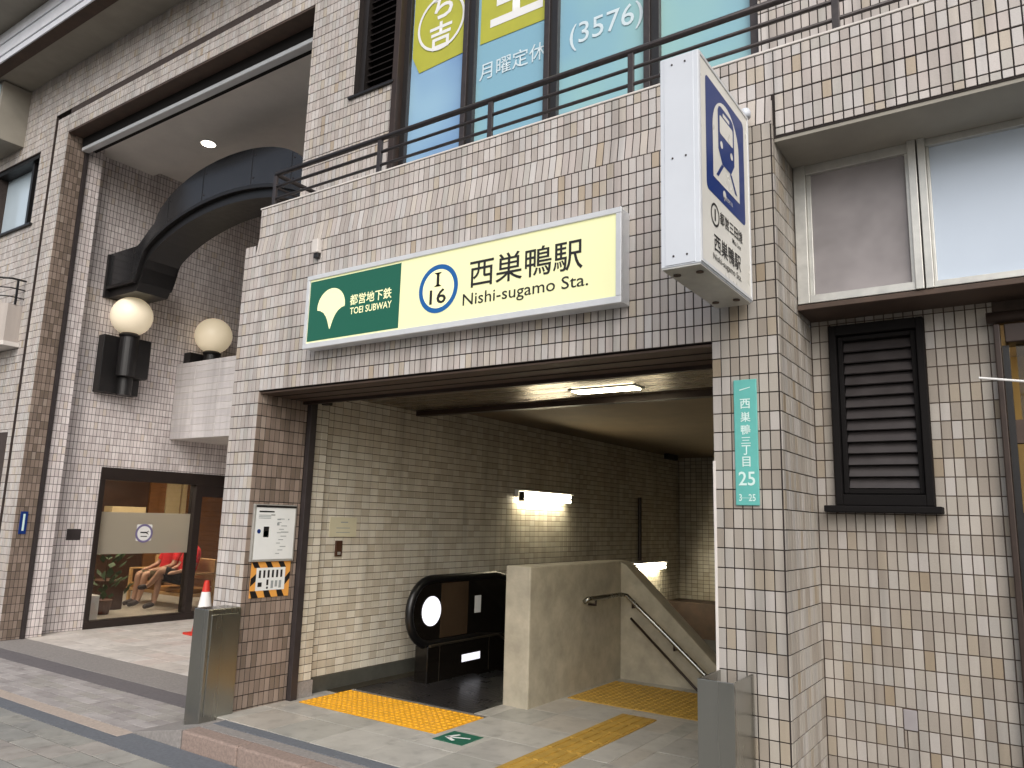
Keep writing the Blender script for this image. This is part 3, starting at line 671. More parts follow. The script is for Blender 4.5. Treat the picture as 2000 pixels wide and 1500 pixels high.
MB().box(-12.5, -10.58, 0.22, 0.60, 6.72, 7.60).build('bay_window_box', 'soffit_grey', ab, bevel=0.004)
B(-12.4, -10.63, 0.20, 0.218, 6.80, 7.55).build('bay_window_pane', 'pane_sky_pale', ab)
bb = MB().prism([(-12.5, 0.6), (-9.86, 0.6), (-9.86, 0.42), (-9.98, 0.30), (-12.5, 0.26)], 'z', 3.68, 4.20).build('side_balcony', 'tile_many', ab)
MB().prism([(-12.5, 0.598), (-9.80, 0.598), (-9.80, 0.40), (-9.95, 0.26), (-12.5, 0.22)], 'z', 3.62, 3.678).build('side_balcony_slab', 'plaster', ab)
for zz in (4.55, 4.42, 4.30): MB().tube([(-9.86, 0.60, zz), (-9.86, 0.42, zz), (-9.98, 0.30, zz), (-12.4, 0.28, zz)], 0.014 if zz > 4.5 else 0.009, 8).build('side_balcony_rail', 'black_steel', ab)
for p in ((-9.86, 0.50), (-9.98, 0.30), (-11.0, 0.29)): B(p[0] - 0.012, p[0] + 0.012, p[1] - 0.012, p[1] + 0.012, 4.20, 4.55).build('side_balcony_post', 'black_steel', ab)
# overhanging storey at the top left
B(-13, -4.3, 0.15, 0.62, 7.62, 7.9).build('overhang_soffit', 'soffit_grey', ab)
B(-13, -4.3, 0.0, 0.15, 7.59, 7.9).build('overhang_drip', 'brown_paint', ab)
for k in range(5): B(-13, -4.3, -0.02 - 0.012 * (k % 2), 0.0, 7.595 + k * 0.098, 7.595 + k * 0.098 + 0.088).build('fascia_board', 'fascia_white', ab, bevel=0.006)
B(-13, -4.3, -0.42, 0.02, 8.09, 8.3).build('upper_soffit', 'soffit_grey', ab)
B(-13, 2.6, 0.15, 1.0, 8.3, 8.5).build('roof_slab', 'plaster', ab)
MB().box(-13, 2.6, 5.9, 6.05, 6.9, 8.3).box(2.6, 2.75, 0.06, 6.0, 2.9, 8.3).build('outer_wall', 'plaster', ab)

# lobby behind the recess window
MB().box(-14, -9.7, 1.2, 1.3, G, 2.7).box(-14, -9.7, 7.2, 7.3, G, 2.7).box(-14.1, -14, 1.2, 7.3, G, 2.7).box(-9.7, -9.6, 6.2, 7.3, G, 2.7).build('lobby_wall', 'wood_dark', ab)
B(-14, -9.7, 1.2, 7.3, 2.55, 2.7).build('lobby_ceiling', 'plaster', ab)
B(-14, -9.6, 1.2, 7.3, -0.29, G - 0.001).build('lobby_floor', 'floor_slab', ab)
B(-13.99, -13.94, 5.15, 7.1, G, 2.5).build('lobby_panel', 'wood_warm', ab)
B(-13.935, -13.90, 5.50, 5.82, G, 2.45).build('lobby_door', 'cream_wall', ab)
B(-13.935, -13.90, 5.86, 5.97, G, 2.4).build('lobby_door', 'cream_wall', ab)
for yy in (2.0, 3.1, 4.6): B(-12.6, -10.2, yy, yy + 0.3, 2.53, 2.548).build('unseen_lobby_light', 'lobby_on', ab)  # unseen panels of the lit room, one added nearer to brighten the sitters
fr = MB().box(-9.66, -9.49, 1.75, 4.6, 1.92, 2.09).box(-9.66, -9.49, 1.75, 4.6, G, G + 0.10).box(-9.66, -9.49, 1.75, 1.82, G + 0.10, 1.92).box(-9.66, -9.49, 3.26, 3.38, G + 0.10, 1.92).box(-9.66, -9.49, 4.5, 4.6, G + 0.10, 1.92).box(-9.66, -9.495, 3.38, 4.5, 1.74, 1.92)
wnd = fr.build('lobby_window', 'window_brown', ab, bevel=0.004)
B(-9.592, -9.580, 1.82, 3.26, G + 0.10, 1.92).build('pane', 'glass', wnd)
B(-9.592, -9.580, 3.38, 4.5, G + 0.10, 1.74).build('pane', 'glass', wnd)
B(-9.579, -9.576, 1.825, 3.255, 0.88, 1.47).build('frosted_band', 'frost', wnd)
def xw(me, name, m, parent, x, y, z): return put(me, name, m, parent, (x, y, z), (0, 1, 0), (0, 0, 1))
xw(flat([rrect(-0.12, 0.12, -0.12, 0.12, 0.02), ]), 'sticker', 'white_paint', wnd, -9.573, 2.525, 1.18)
xw(flat(ring(0, -0.01, 0.135, 0.105)), 'sticker_ring', 'purple_ink', wnd, -9.571, 2.525, 1.18)
xw(flat([rect(-0.06, 0.03, -0.005, 0.012), rect(-0.05, 0.05, -0.06, -0.048), [(0.02, 0.0), (0.07, 0.03), (0.07, 0.02), (0.03, -0.01)], [(0.02, 0.0), (0.07, -0.03), (0.07, -0.02), (0.03, 0.01)]]), 'sticker_print', 'ink', wnd, -9.570, 2.525, 1.18)
B(-9.52, -9.495, 1.38, 1.57, 1.08, 1.23).build('wall_access_plate', 'shutter_dark', ab, bevel=0.003)
# ================================================================== SHOP FRONT ON THE RIGHT
sh = thing('shop_front', 'beige tiled shop bay right of the pillar with louvre window and blank sign boards', 'shop front')
YC = 0.708
cw = MB().box(0.36 - GR, 0.467, YC + GR, 0.95, -0.2, 2.76).box(0.467, 0.958, YC + GR, 0.95, -0.2, 1.655).box(0.467, 0.958, YC + GR, 0.95, 2.69, 2.76).box(0.958, 1.285, YC + GR, 0.95, -0.2, 2.76).box(1.285, 3.3, YC + GR, 0.95, 2.66, 2.76).build('bay_wall', 'grout_bay', sh)
cj = TileJob()
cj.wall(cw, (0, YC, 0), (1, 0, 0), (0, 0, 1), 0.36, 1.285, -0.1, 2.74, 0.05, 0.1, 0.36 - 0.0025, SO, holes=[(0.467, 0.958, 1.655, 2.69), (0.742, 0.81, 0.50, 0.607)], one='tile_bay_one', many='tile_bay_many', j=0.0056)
cj.finish('tile', 300)
B(0.744, 0.808, YC - 0.004, YC + 0.02, 0.503, 0.604).build('wall_socket_plate', 'mesh_panel', sh, bevel=0.004)
# louvre window
M['louvre_black'] = mat('louvre_black', (20, 18, 18), 0.75, spec=0.15)
MB().box(0.467, 0.505, 0.66, 0.80, 1.655, 2.69).box(0.92, 0.958, 0.66, 0.80, 1.655, 2.69).box(0.505, 0.92, 0.66, 0.80, 2.63, 2.69).box(0.505, 0.92, 0.66, 0.80, 1.655, 1.715).build('louvre_frame', 'louvre_black', sh, bevel=0.004)
MB().box(0.509, 0.535, 0.69, 0.79, 1.72, 2.625).box(0.89, 0.916, 0.69, 0.79, 1.72, 2.625).box(0.535, 0.89, 0.69, 0.79, 1.72, 1.745).box(0.535, 0.89, 0.69, 0.79, 2.60, 2.625).build('louvre_inner_frame', 'louvre_black', sh, bevel=0.003)
B(0.505, 0.92, 0.80, 0.82, 1.7, 2.65).build('louvre_back', 'void', sh)
for k in range(13):
    z = 1.752 + k * 0.0655
    MB().prism([(0.700, z), (0.738, z + 0.060), (0.750, z + 0.060), (0.712, z - 0.004)], 'x', 0.536, 0.889).build('louvre_slat', 'slat', sh)
MB().box(0.415, 0.997, 0.60, 0.72, 1.615, 1.652).build('louvre_sill', 'louvre_black', sh, bevel=0.006)
# sign boards over the bay
B(0.362, 3.3, 0.034, 0.50, 3.60, 3.622).build('board_soffit', 'soffit_grey', sh)
B(0.362, 3.3, 0.40, 0.95, 2.735, 2.765).build('board_underside', 'brown_paint', sh, bevel=0.003)
B(0.362, 3.3, 0.46, 0.50, 2.765, 3.60).build('board_backing', 'soffit_grey', sh)
def alu(x0, x1, z0, z1, y0=0.40, y1=0.46): return B(x0, x1, y0, y1, z0, z1).build('board_frame', 'alu', sh, bevel=0.003)
alu(0.365, 0.43, 2.77, 3.60); alu(0.43, 0.965, 2.77, 2.815); alu(0.43, 0.965, 3.545, 3.60, 0.41); alu(0.965, 1.005, 2.768, 3.602, 0.385); alu(1.012, 1.05, 2.768, 3.602, 0.39); alu(1.05, 2.2, 2.77, 2.805); alu(1.05, 2.2, 3.56, 3.60, 0.41)
alu(0.43, 0.455, 2.815, 3.545, 0.425); alu(0.945, 0.965, 2.815, 3.545, 0.42); alu(1.05, 1.065, 2.805, 3.56, 0.42)
B(0.455, 0.945, 0.440, 0.452, 2.815, 3.545).build('grey_board', 'mesh_panel', sh)
B(1.065, 2.2, 0.440, 0.452, 2.805, 3.56).build('white_board', 'board_white', sh)
alu(2.2, 2.28, 2.77, 3.60)
# shop door and interior
MB().box(1.282, 1.312, 0.64, 0.80, -0.15, 2.60).box(1.33, 2.6, 0.655, 0.80, 2.50, 2.60).box(2.6, 2.68, 0.64, 0.80, -0.15, 2.60).build('door_frame', 'bronze', sh, bevel=0.006)
MB().tube([(1.255, 0.655, 2.635), (2.7, 0.655, 2.635)], 0.032, 12).build('door_hood', 'bronze', sh, smooth=True)
B(1.314, 1.345, 0.69, 0.76, -0.12, 2.49).build('door_stile', 'black_steel', sh)
B(1.33, 2.6, 0.70, 0.76, 1.98, 2.10).build('door_transom', 'brown_paint', sh)
B(1.375, 2.6, 0.722, 0.730, -0.1, 1.98).build('door_pane', 'glass_dark', sh); B(1.375, 2.6, 0.722, 0.730, 2.10, 2.5).build('door_pane', 'glass_dark', sh)
MB().box(1.0, 3.3, 1.90, 1.98, -0.2, 2.7).box(0.9, 1.0, 0.96, 1.98, -0.2, 2.7).box(3.2, 3.3, 0.96, 1.9, -0.2, 2.7).build('shop_back_wall', 'cream_wall', sh)
B(1.0, 3.3, 0.95, 1.98, 2.66, 2.76).build('shop_ceiling', 'plaster', sh); B(0.9, 3.3, 0.7, 1.98, -0.29, G).build('shop_floor', 'wood_pale', sh)
B(1.5, 2.6, 1.2, 1.5, 2.62, 2.65).build('shop_ceiling_light', 'shop_on', sh)
B(1.0, 1.45, 1.4, 1.88, -0.1, 0.9).build('shop_counter', 'wood_dark', sh, bevel=0.006)
for z in (1.0, 1.35, 1.62): B(1.0, 1.9, 1.62, 1.88, z, z + 0.03).build('shop_shelf', 'wood_dark', sh)
bj = tag(MB().lathe([(0.02, 0), (0.06, 0.0), (0.075, 0.06), (0.06, 0.13), (0.035, 0.16), (0.04, 0.18), (0.02, 0.18)], (1.40, 1.72, 1.031), 16).build('jar', 'pot', smooth=True), 'brown jar on the lowest shop shelf behind the door', 'jar')
wr = tag(MB().tube([(1.209, 0.50, 2.296), (1.52, 0.50, 2.243), (1.9, 0.52, 2.20)], 0.006, 8).build('white_rod', 'white_paint'), 'thin white rod sticking out beside the shop door frame', 'rod')

# ================================================================== SIGNS
sg = thing('station_name_sign', 'long lit pale yellow station name sign above the entrance', 'sign')
B(-3.20, -0.49, -0.105, -0.002, 2.775, 3.35).build('housing', 'alu_white', sg, bevel=0.004)
MB().box(-3.205, -0.485, -0.125, -0.10, 2.770, 2.812).box(-3.205, -0.485, -0.125, -0.10, 3.318, 3.355).box(-3.205, -3.172, -0.125, -0.10, 2.812, 3.318).box(-0.522, -0.485, -0.125, -0.10, 2.812, 3.318).build('frame', 'alu_white', sg, bevel=0.004)
B(-3.172, -0.522, -0.114, -0.106, 2.812, 3.318).build('face', 'sign_face', sg)
YS = -0.1155
yw(flat([rect(-3.168, -2.22, 2.826, 3.304)]), 'green_panel', 'sign_green', sg, 0, YS, 0)
fan = []
cx, cz = -2.922, 3.078
for i in range(25):
    a = R(186 - 192 * i / 24); fan.append((cx + 0.150 * math.cos(a), cz + 0.143 * math.sin(a)))
rt = [(cx + 0.149, cz - 0.016), (cx + 0.115, cz - 0.022), (cx + 0.078, cz - 0.042), (cx + 0.048, cz - 0.075), (cx + 0.028, cz - 0.112), (cx + 0.014, cz - 0.15), (cx + 0.004, cz - 0.175)]
lt = [(2 * cx - p[0], p[1]) for p in reversed(rt)]
yw(flat([fan + rt[1:] + lt[:-1]]), 'leaf_emblem', 'sign_glow', sg, 0, YS - 0.001, 0)
yw(text_mesh('都営地下鉄', width=0.42, height=0.082, bold=0.012), 'lettering', 'sign_glow', sg, -2.51, YS - 0.001, 3.097)
yw(text_mesh('TOEI SUBWAY', width=0.42, height=0.052, bold=0.012), 'lettering', 'sign_glow', sg, -2.503, YS - 0.001, 3.012)
yw(flat([disc(-1.868, 3.06, 0.150)]), 'ring_field', 'sign_glow', sg, 0, YS, 0)
yw(flat(ring(-1.868, 3.06, 0.172, 0.138)), 'blue_ring', 'sign_blue', sg, 0, YS - 0.001, 0)
yw(flat([rect(-0.012, 0.012, -0.05, 0.05), [(-0.036, 0.05), (-0.012, 0.036), (0.012, 0.036), (0.036, 0.05)], [(-0.036, -0.05), (0.036, -0.05), (0.012, -0.036), (-0.012, -0.036)]]), 'lettering', 'ink', sg, -1.872, YS - 0.002, 3.125)
yw(text_mesh('16', width=0.145, height=0.105, bold=0.012), 'lettering', 'ink', sg, -1.868, YS - 0.002, 3.005)
yw(text_mesh('西巣鴨駅', width=0.855, height=0.196, bold=0.006), 'lettering', 'ink', sg, -1.172, YS - 0.001, 3.118)
yw(text_mesh('Nishi-sugamo', width=0.715, height=0.105, bold=0.004), 'lettering', 'ink', sg, -1.293, YS - 0.001, 2.935)
yw(text_mesh('Sta.', width=0.185, height=0.080, bold=0.004), 'lettering', 'ink', sg, -0.798, YS - 0.001, 2.947)

ps = thing('projecting_sign', 'white box sign with blue train symbol projecting from the pillar', 'sign')
XB0, XB1 = 0.052, 0.243
B(XB0, XB1, -0.80, -0.06, 2.682, 3.735).build('box', 'box_white', ps, bevel=0.004)
B(XB0 + 0.022, XB1 - 0.024, -0.8035, -0.795, 2.69, 3.73).build('front_cover', 'box_white', ps, bevel=0.001)
MB().box(XB0 + 0.003, XB1 - 0.003, -0.797, -0.063, 2.674, 2.6815).build('bottom_tray', 'alu', ps)
for (x, y) in ((0.09, -0.70), (0.20, -0.70), (0.09, -0.18), (0.20, -0.18)):
    MB().lathe([(0.018, 0), (0.018, 0.006)], (x, y, 2.669), 12).build('drain_cap', 'brown_paint', ps)
for z in (3.69, 3.21, 2.73):
    for x in (0.115, 0.18): MB().lathe([(0.005, 0), (0.005, 0.004)], (x, -0.806, z), 10, 'y').build('screw', 'rail_steel', ps)
MB().box(XB1, XB1 + 0.006, -0.80, -0.785, 2.69, 3.73).box(XB1, XB1 + 0.006, -0.075, -0.06, 2.69, 3.73).box(XB1, XB1 + 0.006, -0.785, -0.075, 2.69, 2.705).box(XB1, XB1 + 0.006, -0.785, -0.075, 3.715, 3.73).build('side_frame', 'alu_white', ps)
B(XB1 - 0.001, XB1 + 0.002, -0.785, -0.075, 2.705, 3.715).build('side_face', 'box_face', ps)
XS = XB1 + 0.003
def sx_(me, name, m, d=0.0): return put(me, name, m, ps, (XS + d, -0.43, 0), (0, 1, 0), (0, 0, 1))
sx_(flat([rrect(-0.285, 0.285, 3.072, 3.655, 0.03)]), 'blue_field', 'navy')
tun = [(-0.195, 3.165), (0.195, 3.165)] + [(0.195 * math.cos(R(a)), 3.43 + 0.185 * math.sin(R(a))) for a in range(0, 181, 10)]
sx_(flat([tun]), 'tunnel_symbol', 'box_face', 0.001)
sx_(flat([[(-0.12, 3.34), (-0.065, 3.275), (0.065, 3.275), (0.12, 3.34), (0.12, 3.545), (0.105, 3.57), (0.08, 3.58), (-0.08, 3.58), (-0.105, 3.57), (-0.12, 3.545)]]), 'train_symbol', 'navy', 0.002)
sx_(flat([rrect(-0.05, 0.05, 3.538, 3.558, 0.006), rrect(-0.098, 0.098, 3.43, 3.528, 0.012)]), 'train_window', 'box_face', 0.003)
sx_(flat([disc(-0.075, 3.375, 0.019), disc(0.075, 3.375, 0.019)]), 'train_lights', 'box_face', 0.003)
sx_(flat([[(-0.075, 3.272), (-0.045, 3.272), (-0.125, 3.19), (-0.155, 3.19)], [(0.045, 3.272), (0.075, 3.272), (0.155, 3.19), (0.125, 3.19)]]), 'track_symbol', 'navy', 0.002)
sx_(flat([disc(-0.04, 3.125, 0.022), [(-0.052, 3.115), (-0.028, 3.115), (-0.04, 3.09)]]), 'leaf_emblem', 'box_face', 0.001)
def sxt(body, w_, h_, y, z, m='ink', b=0.01): put(text_mesh(body, width=w_, height=h_, bold=b), 'lettering', m, ps, (XS + 0.001, y, z), (0, 1, 0), (0, 0, 1))
sxt('都営地下鉄', 0.10, 0.022, -0.40, 3.115, 'box_face', 0.0)
put(flat(ring(0, 0, 0.058, 0.047)), 'line_ring', 'ink', ps, (XS + 0.001, -0.61, 2.972), (0, 1, 0), (0, 0, 1))
sxt('I', 0.016, 0.06, -0.61, 2.972)
sxt('都営三田線', 0.34, 0.064, -0.375, 2.985); sxt('Mita Line', 0.13, 0.026, -0.30, 2.925, 'ink', 0.004)
sxt('西巣鴨駅', 0.39, 0.088, -0.435, 2.835); sxt('Nishi-sugamo Sta.', 0.41, 0.042, -0.44, 2.757, 'ink', 0.004)
MB().box(0.10, 0.20, -0.058, 0.0, 3.60, 3.66).box(0.10, 0.20, -0.058, 0.0, 2.80, 2.86).build('bracket', 'alu', ps)
tag(MB().lathe([(0.008, 0), (0.028, 0.0), (0.03, 0.03), (0.022, 0.05), (0.008, 0.054)], (0.235, -0.06, 3.735), 14).build('sign_junction_cap', 'box_white', ps, smooth=True))

pl = thing('address_plate', 'narrow teal street address plate on the right pillar', 'plate')
B(0.118, 0.240, -0.012, -0.001, 1.628, 2.284).build('plate', 'plate_teal', pl, bevel=0.004)
def apt(body, z, h, w_=None): yw(text_mesh(body, width=w_, height=h, bold=0.012), 'lettering', 'teal_ink', pl, 0.179, -0.0135, z)
for c_, z_ in zip('西巣鴨', (2.155, 2.085, 2.018)): apt(c_, z_, 0.052)
apt('三', 1.962, 0.034, 0.05); apt('丁', 1.912, 0.05, 0.046); apt('目', 1.852, 0.052); apt('25', 1.765, 0.072, 0.085)
yw(flat([[(-0.028, 0.0), (0.028, 0.014), (0.028, 0.018), (-0.028, 0.006)], rect(-0.042, 0.042, -0.56 + 0.0, -0.558)]), 'printed_mark', 'teal_ink', pl, 0.179, -0.0135, 2.225)
apt('3   25', 1.668, 0.036, 0.085)

nb = thing('notice_board', 'white notice sheet in a grey frame on the left column', 'notice')
XN = -3.85
B(XN - 0.001, XN + 0.022, 0.045, 0.475, 1.13, 1.59).build('frame', 'alu', nb, bevel=0.003)
B(XN + 0.0215, XN + 0.0245, 0.066, 0.460, 1.148, 1.565).build('sheet', 'paper', nb)
B(XN + 0.0215, XN + 0.030, 0.060, 0.465, 1.566, 1.582).build('top_clip', 'black_steel', nb)
def nbp(rs, m, nm='printed_block'): tag(put(flat(rs), nm, m, nb, (XN + 0.0255, 0.06, 1.14), (0, 1, 0), (0, 0, 1)), kind='stuff')
nbp([rect(0.03, 0.18, 0.385, 0.397), rect(0.15, 0.19, 0.362, 0.368)], 'ink')
nbp([rect(0.03, 0.15, 0.335 + i * 0.012, 0.340 + i * 0.012) for i in range(3)] + [rect(0.22 + 0.02 * (i % 3), 0.26 + 0.03 * (i % 3), 0.05 + i * 0.028, 0.056 + i * 0.028) for i in range(11)], 'paper_grey')
nbp([rect(0.085, 0.138, 0.185, 0.27)], 'ink'); nbp([rect(0.09, 0.133, 0.19, 0.235)], 'plate_teal'); nbp([disc(0.04, 0.232, 0.018)], 'navy')
nbp([rect(0.215, 0.25, 0.325, 0.335), rect(0.215, 0.24, 0.28, 0.302), rect(0.325, 0.34, 0.325, 0.336), rect(0.26, 0.34, 0.222, 0.230)], 'paper_grey')

wn = thing('hazard_notice', 'orange and black striped caution notice taped under the notice sheet', 'notice')
B(XN - 0.001, XN + 0.004, 0.075, 0.465, 0.845, 1.128).build('tape_backing', 'tape_orange', wn)
def wnp(rs, m, nm, d=0.0045): tag(put(flat(rs), nm, m, wn, (XN + d, 0.075, 0.845), (0, 1, 0), (0, 0, 1)), kind=None if nm == 'notice_sheet' else 'stuff')
st_ = []
for k in range(3):
    st_.append([(0.02 + k * 0.13, 0.0), (0.085 + k * 0.13, 0.0), (0.055 + k * 0.13, 0.055), (0.0 + k * 0.13, 0.055)])
    st_.append([(0.03 + k * 0.13, 0.235), (0.085 + k * 0.13, 0.235), (0.055 + k * 0.13, 0.282), (0.0 + k * 0.13, 0.282)])
st_ += [[(0.0, 0.09), (0.05, 0.13), (0.05, 0.19), (0.0, 0.15)], [(0.34, 0.09), (0.39, 0.14), (0.39, 0.20), (0.34, 0.15)]]
wnp(st_, 'ink', 'stripe')
wnp([rect(0.05, 0.34, 0.055, 0.235)], 'paper', 'notice_sheet', 0.0055)
wnp([rect(0.075 + i * 0.043, 0.095 + i * 0.043, 0.155, 0.215) for i in range(6)] + [rect(0.07, 0.11, 0.085, 0.12), rect(0.155, 0.175, 0.095, 0.14), disc(0.165, 0.075, 0.01, 12)] , 'ink', 'printed_block', 0.0065)
wnp([rect(0.20 + i * 0.04, 0.225 + i * 0.04, 0.07 + 0.01 * (i % 2), 0.13) for i in range(3)], 'paper_grey', 'printed_block', 0.0065)

sp = thing('wall_speaker', 'small pale wall fixture on the tiles above the left end of the sign', 'fixture')
B(-3.275, -3.205, -0.05, -0.001, 3.585, 3.70).build('housing', 'plaster', sp, bevel=0.008); B(-3.262, -3.21, -0.035, -0.006, 3.545, 3.586).build('lens', 'black_steel', sp, bevel=0.004)
nw = thing('paper_notice', 'small cream paper notice on the passage wall tiles', 'notice')
B(-3.90, -3.894, 0.92, 1.25, 1.325, 1.50).build('sheet', 'paper_cream', nw)
xw(flat([rect(0, 0.17, 0, 0.006), rect(0, 0.17, 0.04, 0.046), rect(0.05, 0.14, 0.09, 0.1)]), 'printed_line', 'paper_grey', nw, -3.893, 1.0, 1.36)
sb = thing('switch_box', 'brown key switch box under the cream notice', 'switch')
B(-3.90, -3.88, 1.0, 1.075, 1.15, 1.29).build('box', 'wood_dark', sb, bevel=0.003); B(-3.881, -3.877, 1.02, 1.055, 1.165, 1.19).build('key_plate', 'alu', sb)
pq = thing('blue_plaque', 'narrow blue plaque on the portal jamb at far left', 'plaque')
B(-9.25, -9.238, 0.665, 0.75, 1.17, 1.45).build('plate', 'navy', pq); xw(flat([rect(0.03, 0.055, 0.04, 0.25)]), 'printed_bar', 'teal_ink', pq, -9.237, 0.665, 1.17)

# ================================================================== LAMPS
def tube_lamp(name, label, y0, y1, z, group):
    t = thing(name, label, 'light', group=group)
    MB().box(-3.895, -3.84, y0, y1, z - 0.03, z + 0.06).box(-3.84, -3.745, y0, y1, z + 0.04, z + 0.06).build('housing', 'white_paint', t, bevel=0.004)
    for zz in (z + 0.01, z - 0.05):
        MB().tube([(-3.79, y0 + 0.03, zz), (-3.79, y1 - 0.03, zz)], 0.018, 10).build('tube', 'lamp_on', t, smooth=True)
    for yy in (y0 + 0.015, y1 - 0.015): B(-3.83, -3.765, yy - 0.014, yy + 0.014, z - 0.08, z + 0.035).build('tube_holder', 'black_steel', t)
    return t
tube_lamp('fluorescent_lamp', 'twin tube fluorescent lamp on the passage wall above the escalator', 3.88, 5.08, 1.83, 'fluorescent lamps on the passage wall')
tube_lamp('fluorescent_lamp', 'twin tube fluorescent lamp low behind the sloping stair parapet', 7.05, 8.25, 0.87, 'fluorescent lamps on the passage wall')
tag(MB().tube([(-3.87, 7.42, 0.95), (-3.87, 7.42, 1.93)], 0.03, 8).build('conduit_pipe', 'bronze'), 'thin dark conduit rising above the far fluorescent lamp', 'pipe')
cl = thing('ceiling_light', 'long recessed light in the metal ceiling just inside the entrance', 'light')
B(-1.78, -1.16, 1.50, 1.68, 2.595, 2.6045).build('trim', 'alu', cl); B(-1.75, -1.19, 1.515, 1.665, 2.588, 2.596).build('diffuser', 'panel_on', cl)
dl = thing('downlight', 'round lit downlight in the recess ceiling', 'light')
MB().lathe([(0.09, 0), (0.11, 0.0), (0.11, 0.012), (0.09, 0.012)], (-7.81, 1.80, 6.568), 24).build('ring', 'white_paint', dl); MB().lathe([(0.088, 0), (0.088, 0.006)], (-7.81, 1.80, 6.562), 24).build('bulb', 'down_on', dl)
def globe_lamp(label, y):
    t = thing('globe_lamp', label, 'lamp', group='globe lamps on the recess wall')
    cx, cy, cz = -9.20, y, 4.25
    MB().lathe([(0.28 * math.sin(R(a)) + 0.002, -0.28 * math.cos(R(a))) for a in range(0, 181, 9)], (cx, cy, cz), 32).build('globe', 'globe', t, smooth=True)
    MB().lathe([(0.13, 0), (0.14, 0.02), (0.11, 0.05), (0.10, 0.05)], (cx, cy, cz - 0.305), 24).build('collar', 'black_steel', t, smooth=False)
    MB().lathe([(0.04, 0), (0.04, 0.1)], (cx, cy, cz - 0.38), 16).build('stem', 'black_steel', t)
    B(-9.5, -9.34, cy - 0.28, cy + 0.30, 3.13, 3.95).build('wall_block', 'black_steel', t, bevel=0.006)
    B(-9.34, -9.12, cy - 0.05, cy + 0.30, 3.36, 3.93).build('front_block', 'black_steel', t, bevel=0.02)
    MB().lathe([(0.13, 0), (0.13, 0.60)], (-9.22, cy + 0.02, 3.37), 28).build('half_column', 'black_steel', t)
    MB().lathe([(0.10, 0), (0.10, 0.26)], (-9.29, cy + 0.06, 3.11), 28).build('lower_column', 'black_steel', t)
    return t
globe_lamp('white globe lamp on a black block high on the recess wall', 1.76)
globe_lamp('white globe lamp rising behind the recess balcony', 3.10)

# ================================================================== ESCALATOR, WALLS, HANDRAIL
es = thing('escalator', 'dark escalator with rounded handrail loop going down beside the passage wall', 'escalator')
B(-3.74, -2.43, 1.22, 2.48, -0.02, 0.003).build('landing_plate', 'plate_black', es, bevel=0.002)
MB().box(-3.885, -3.745, 1.0, 2.5, 0.0, 0.006).build('side_plate', 'esc_trim', es)
def loop_path(X, y0=1.56, z=0.64, r=0.30, drop=True):
    P = []
    for i in range(17):
        a = R(90 + 180 * i / 16); P.append((X, y0 + r + r * math.cos(a), z + r * math.sin(a)))
    P += [(X, 2.6, z - r), (X, 3.1, z - r - 0.05), (X, 4.2, z - r - 0.6)]
    Q = [(X, 4.2, z + r - 0.62), (X, 3.2, z + r - 0.06), (X, 2.9, z + r), (X, 2.5, z + r)]
    return Q + P
for X, side, dy in ((-3.46, 1, 0.0), (-2.50, -1, 0.36)):
    MB().tube([(p[0], p[1] + dy, p[2]) for p in loop_path(X)], 0.040, 10, closed=True, sx=1.0).build('handrail', 'rubber', es, smooth=True)
    ins = [(p[1], p[2]) for p in loop_path(X)]
    cy = 2.3
    MB().prism([(1.86 + (y - 1.86) * (0.90 if y < 1.9 else 1.0) + dy, 0.64 + (z - 0.64) * 0.90) for y, z in ins], 'x', X - 0.012, X + 0.012).build('balustrade_panel', 'esc_dark', es)
    MB().tube([(p[0], p[1] + dy, p[2]) for p in loop_path(X, r=0.262, y0=1.598)], 0.012, 6, closed=True).build('rail_track', 'esc_trim', es, smooth=True)
    B(X - 0.10, X + 0.06, 1.78 + dy, 4.2, -1.2, 0.33).build('skirt_housing', 'esc_dark', es, bevel=0.01)
    B(X + 0.0135 * side - 0.001, X + 0.0135 * side + 0.001, 2.0 + dy, 2.43 + dy, 0.385, 0.895).build('steel_panel', 'esc_panel', es)
MB().lathe([(0.137, 0), (0.137, 0.006)], (-3.447, 1.86, 0.645), 36, 'x').build('direction_disc', 'disc_on', es)
put(flat([rect(0, 0.11, 0, 0.17)]), 'caution_sticker', 'paper', es, (-3.445, 2.54, 0.575), (0, 1, 0), (0, 0, 1))
B(-3.405, -3.397, 2.30, 2.60, 0.13, 0.20).build('comb_light', 'disc_on', es, bevel=0.002)
gb = MB()
for k in range(31): gb.box(-3.70 + k * 0.04, -3.695 + k * 0.04, 1.26, 2.02, 0.0028, 0.0052)
tag(gb.build('tread_ribs', 'rail_steel', es), kind='stuff')
B(-3.38, -2.60, 2.11, 2.46, 0.0, 0.0045).build('comb_plate', 'plate_black', es, bevel=0.001)
for yy in (1.95, 2.75): B(-3.402, -3.398, yy, yy + 0.006, -0.0, 0.33).build('skirt_seam', 'esc_trim', es)
MB().tube([(-3.40, 1.80, 0.335), (-3.40, 2.9, 0.335), (-3.40, 4.0, -0.2)], 0.012, 6).build('deck_trim', 'esc_trim', es)
for k in range(7):
    B(-3.39, -2.64, 2.5 + k * 0.38, 2.5 + (k + 1) * 0.38, -0.5 - 0.2 * k, -0.02 - 0.19 * k).build('step', 'plate_black', es, bevel=0.004)

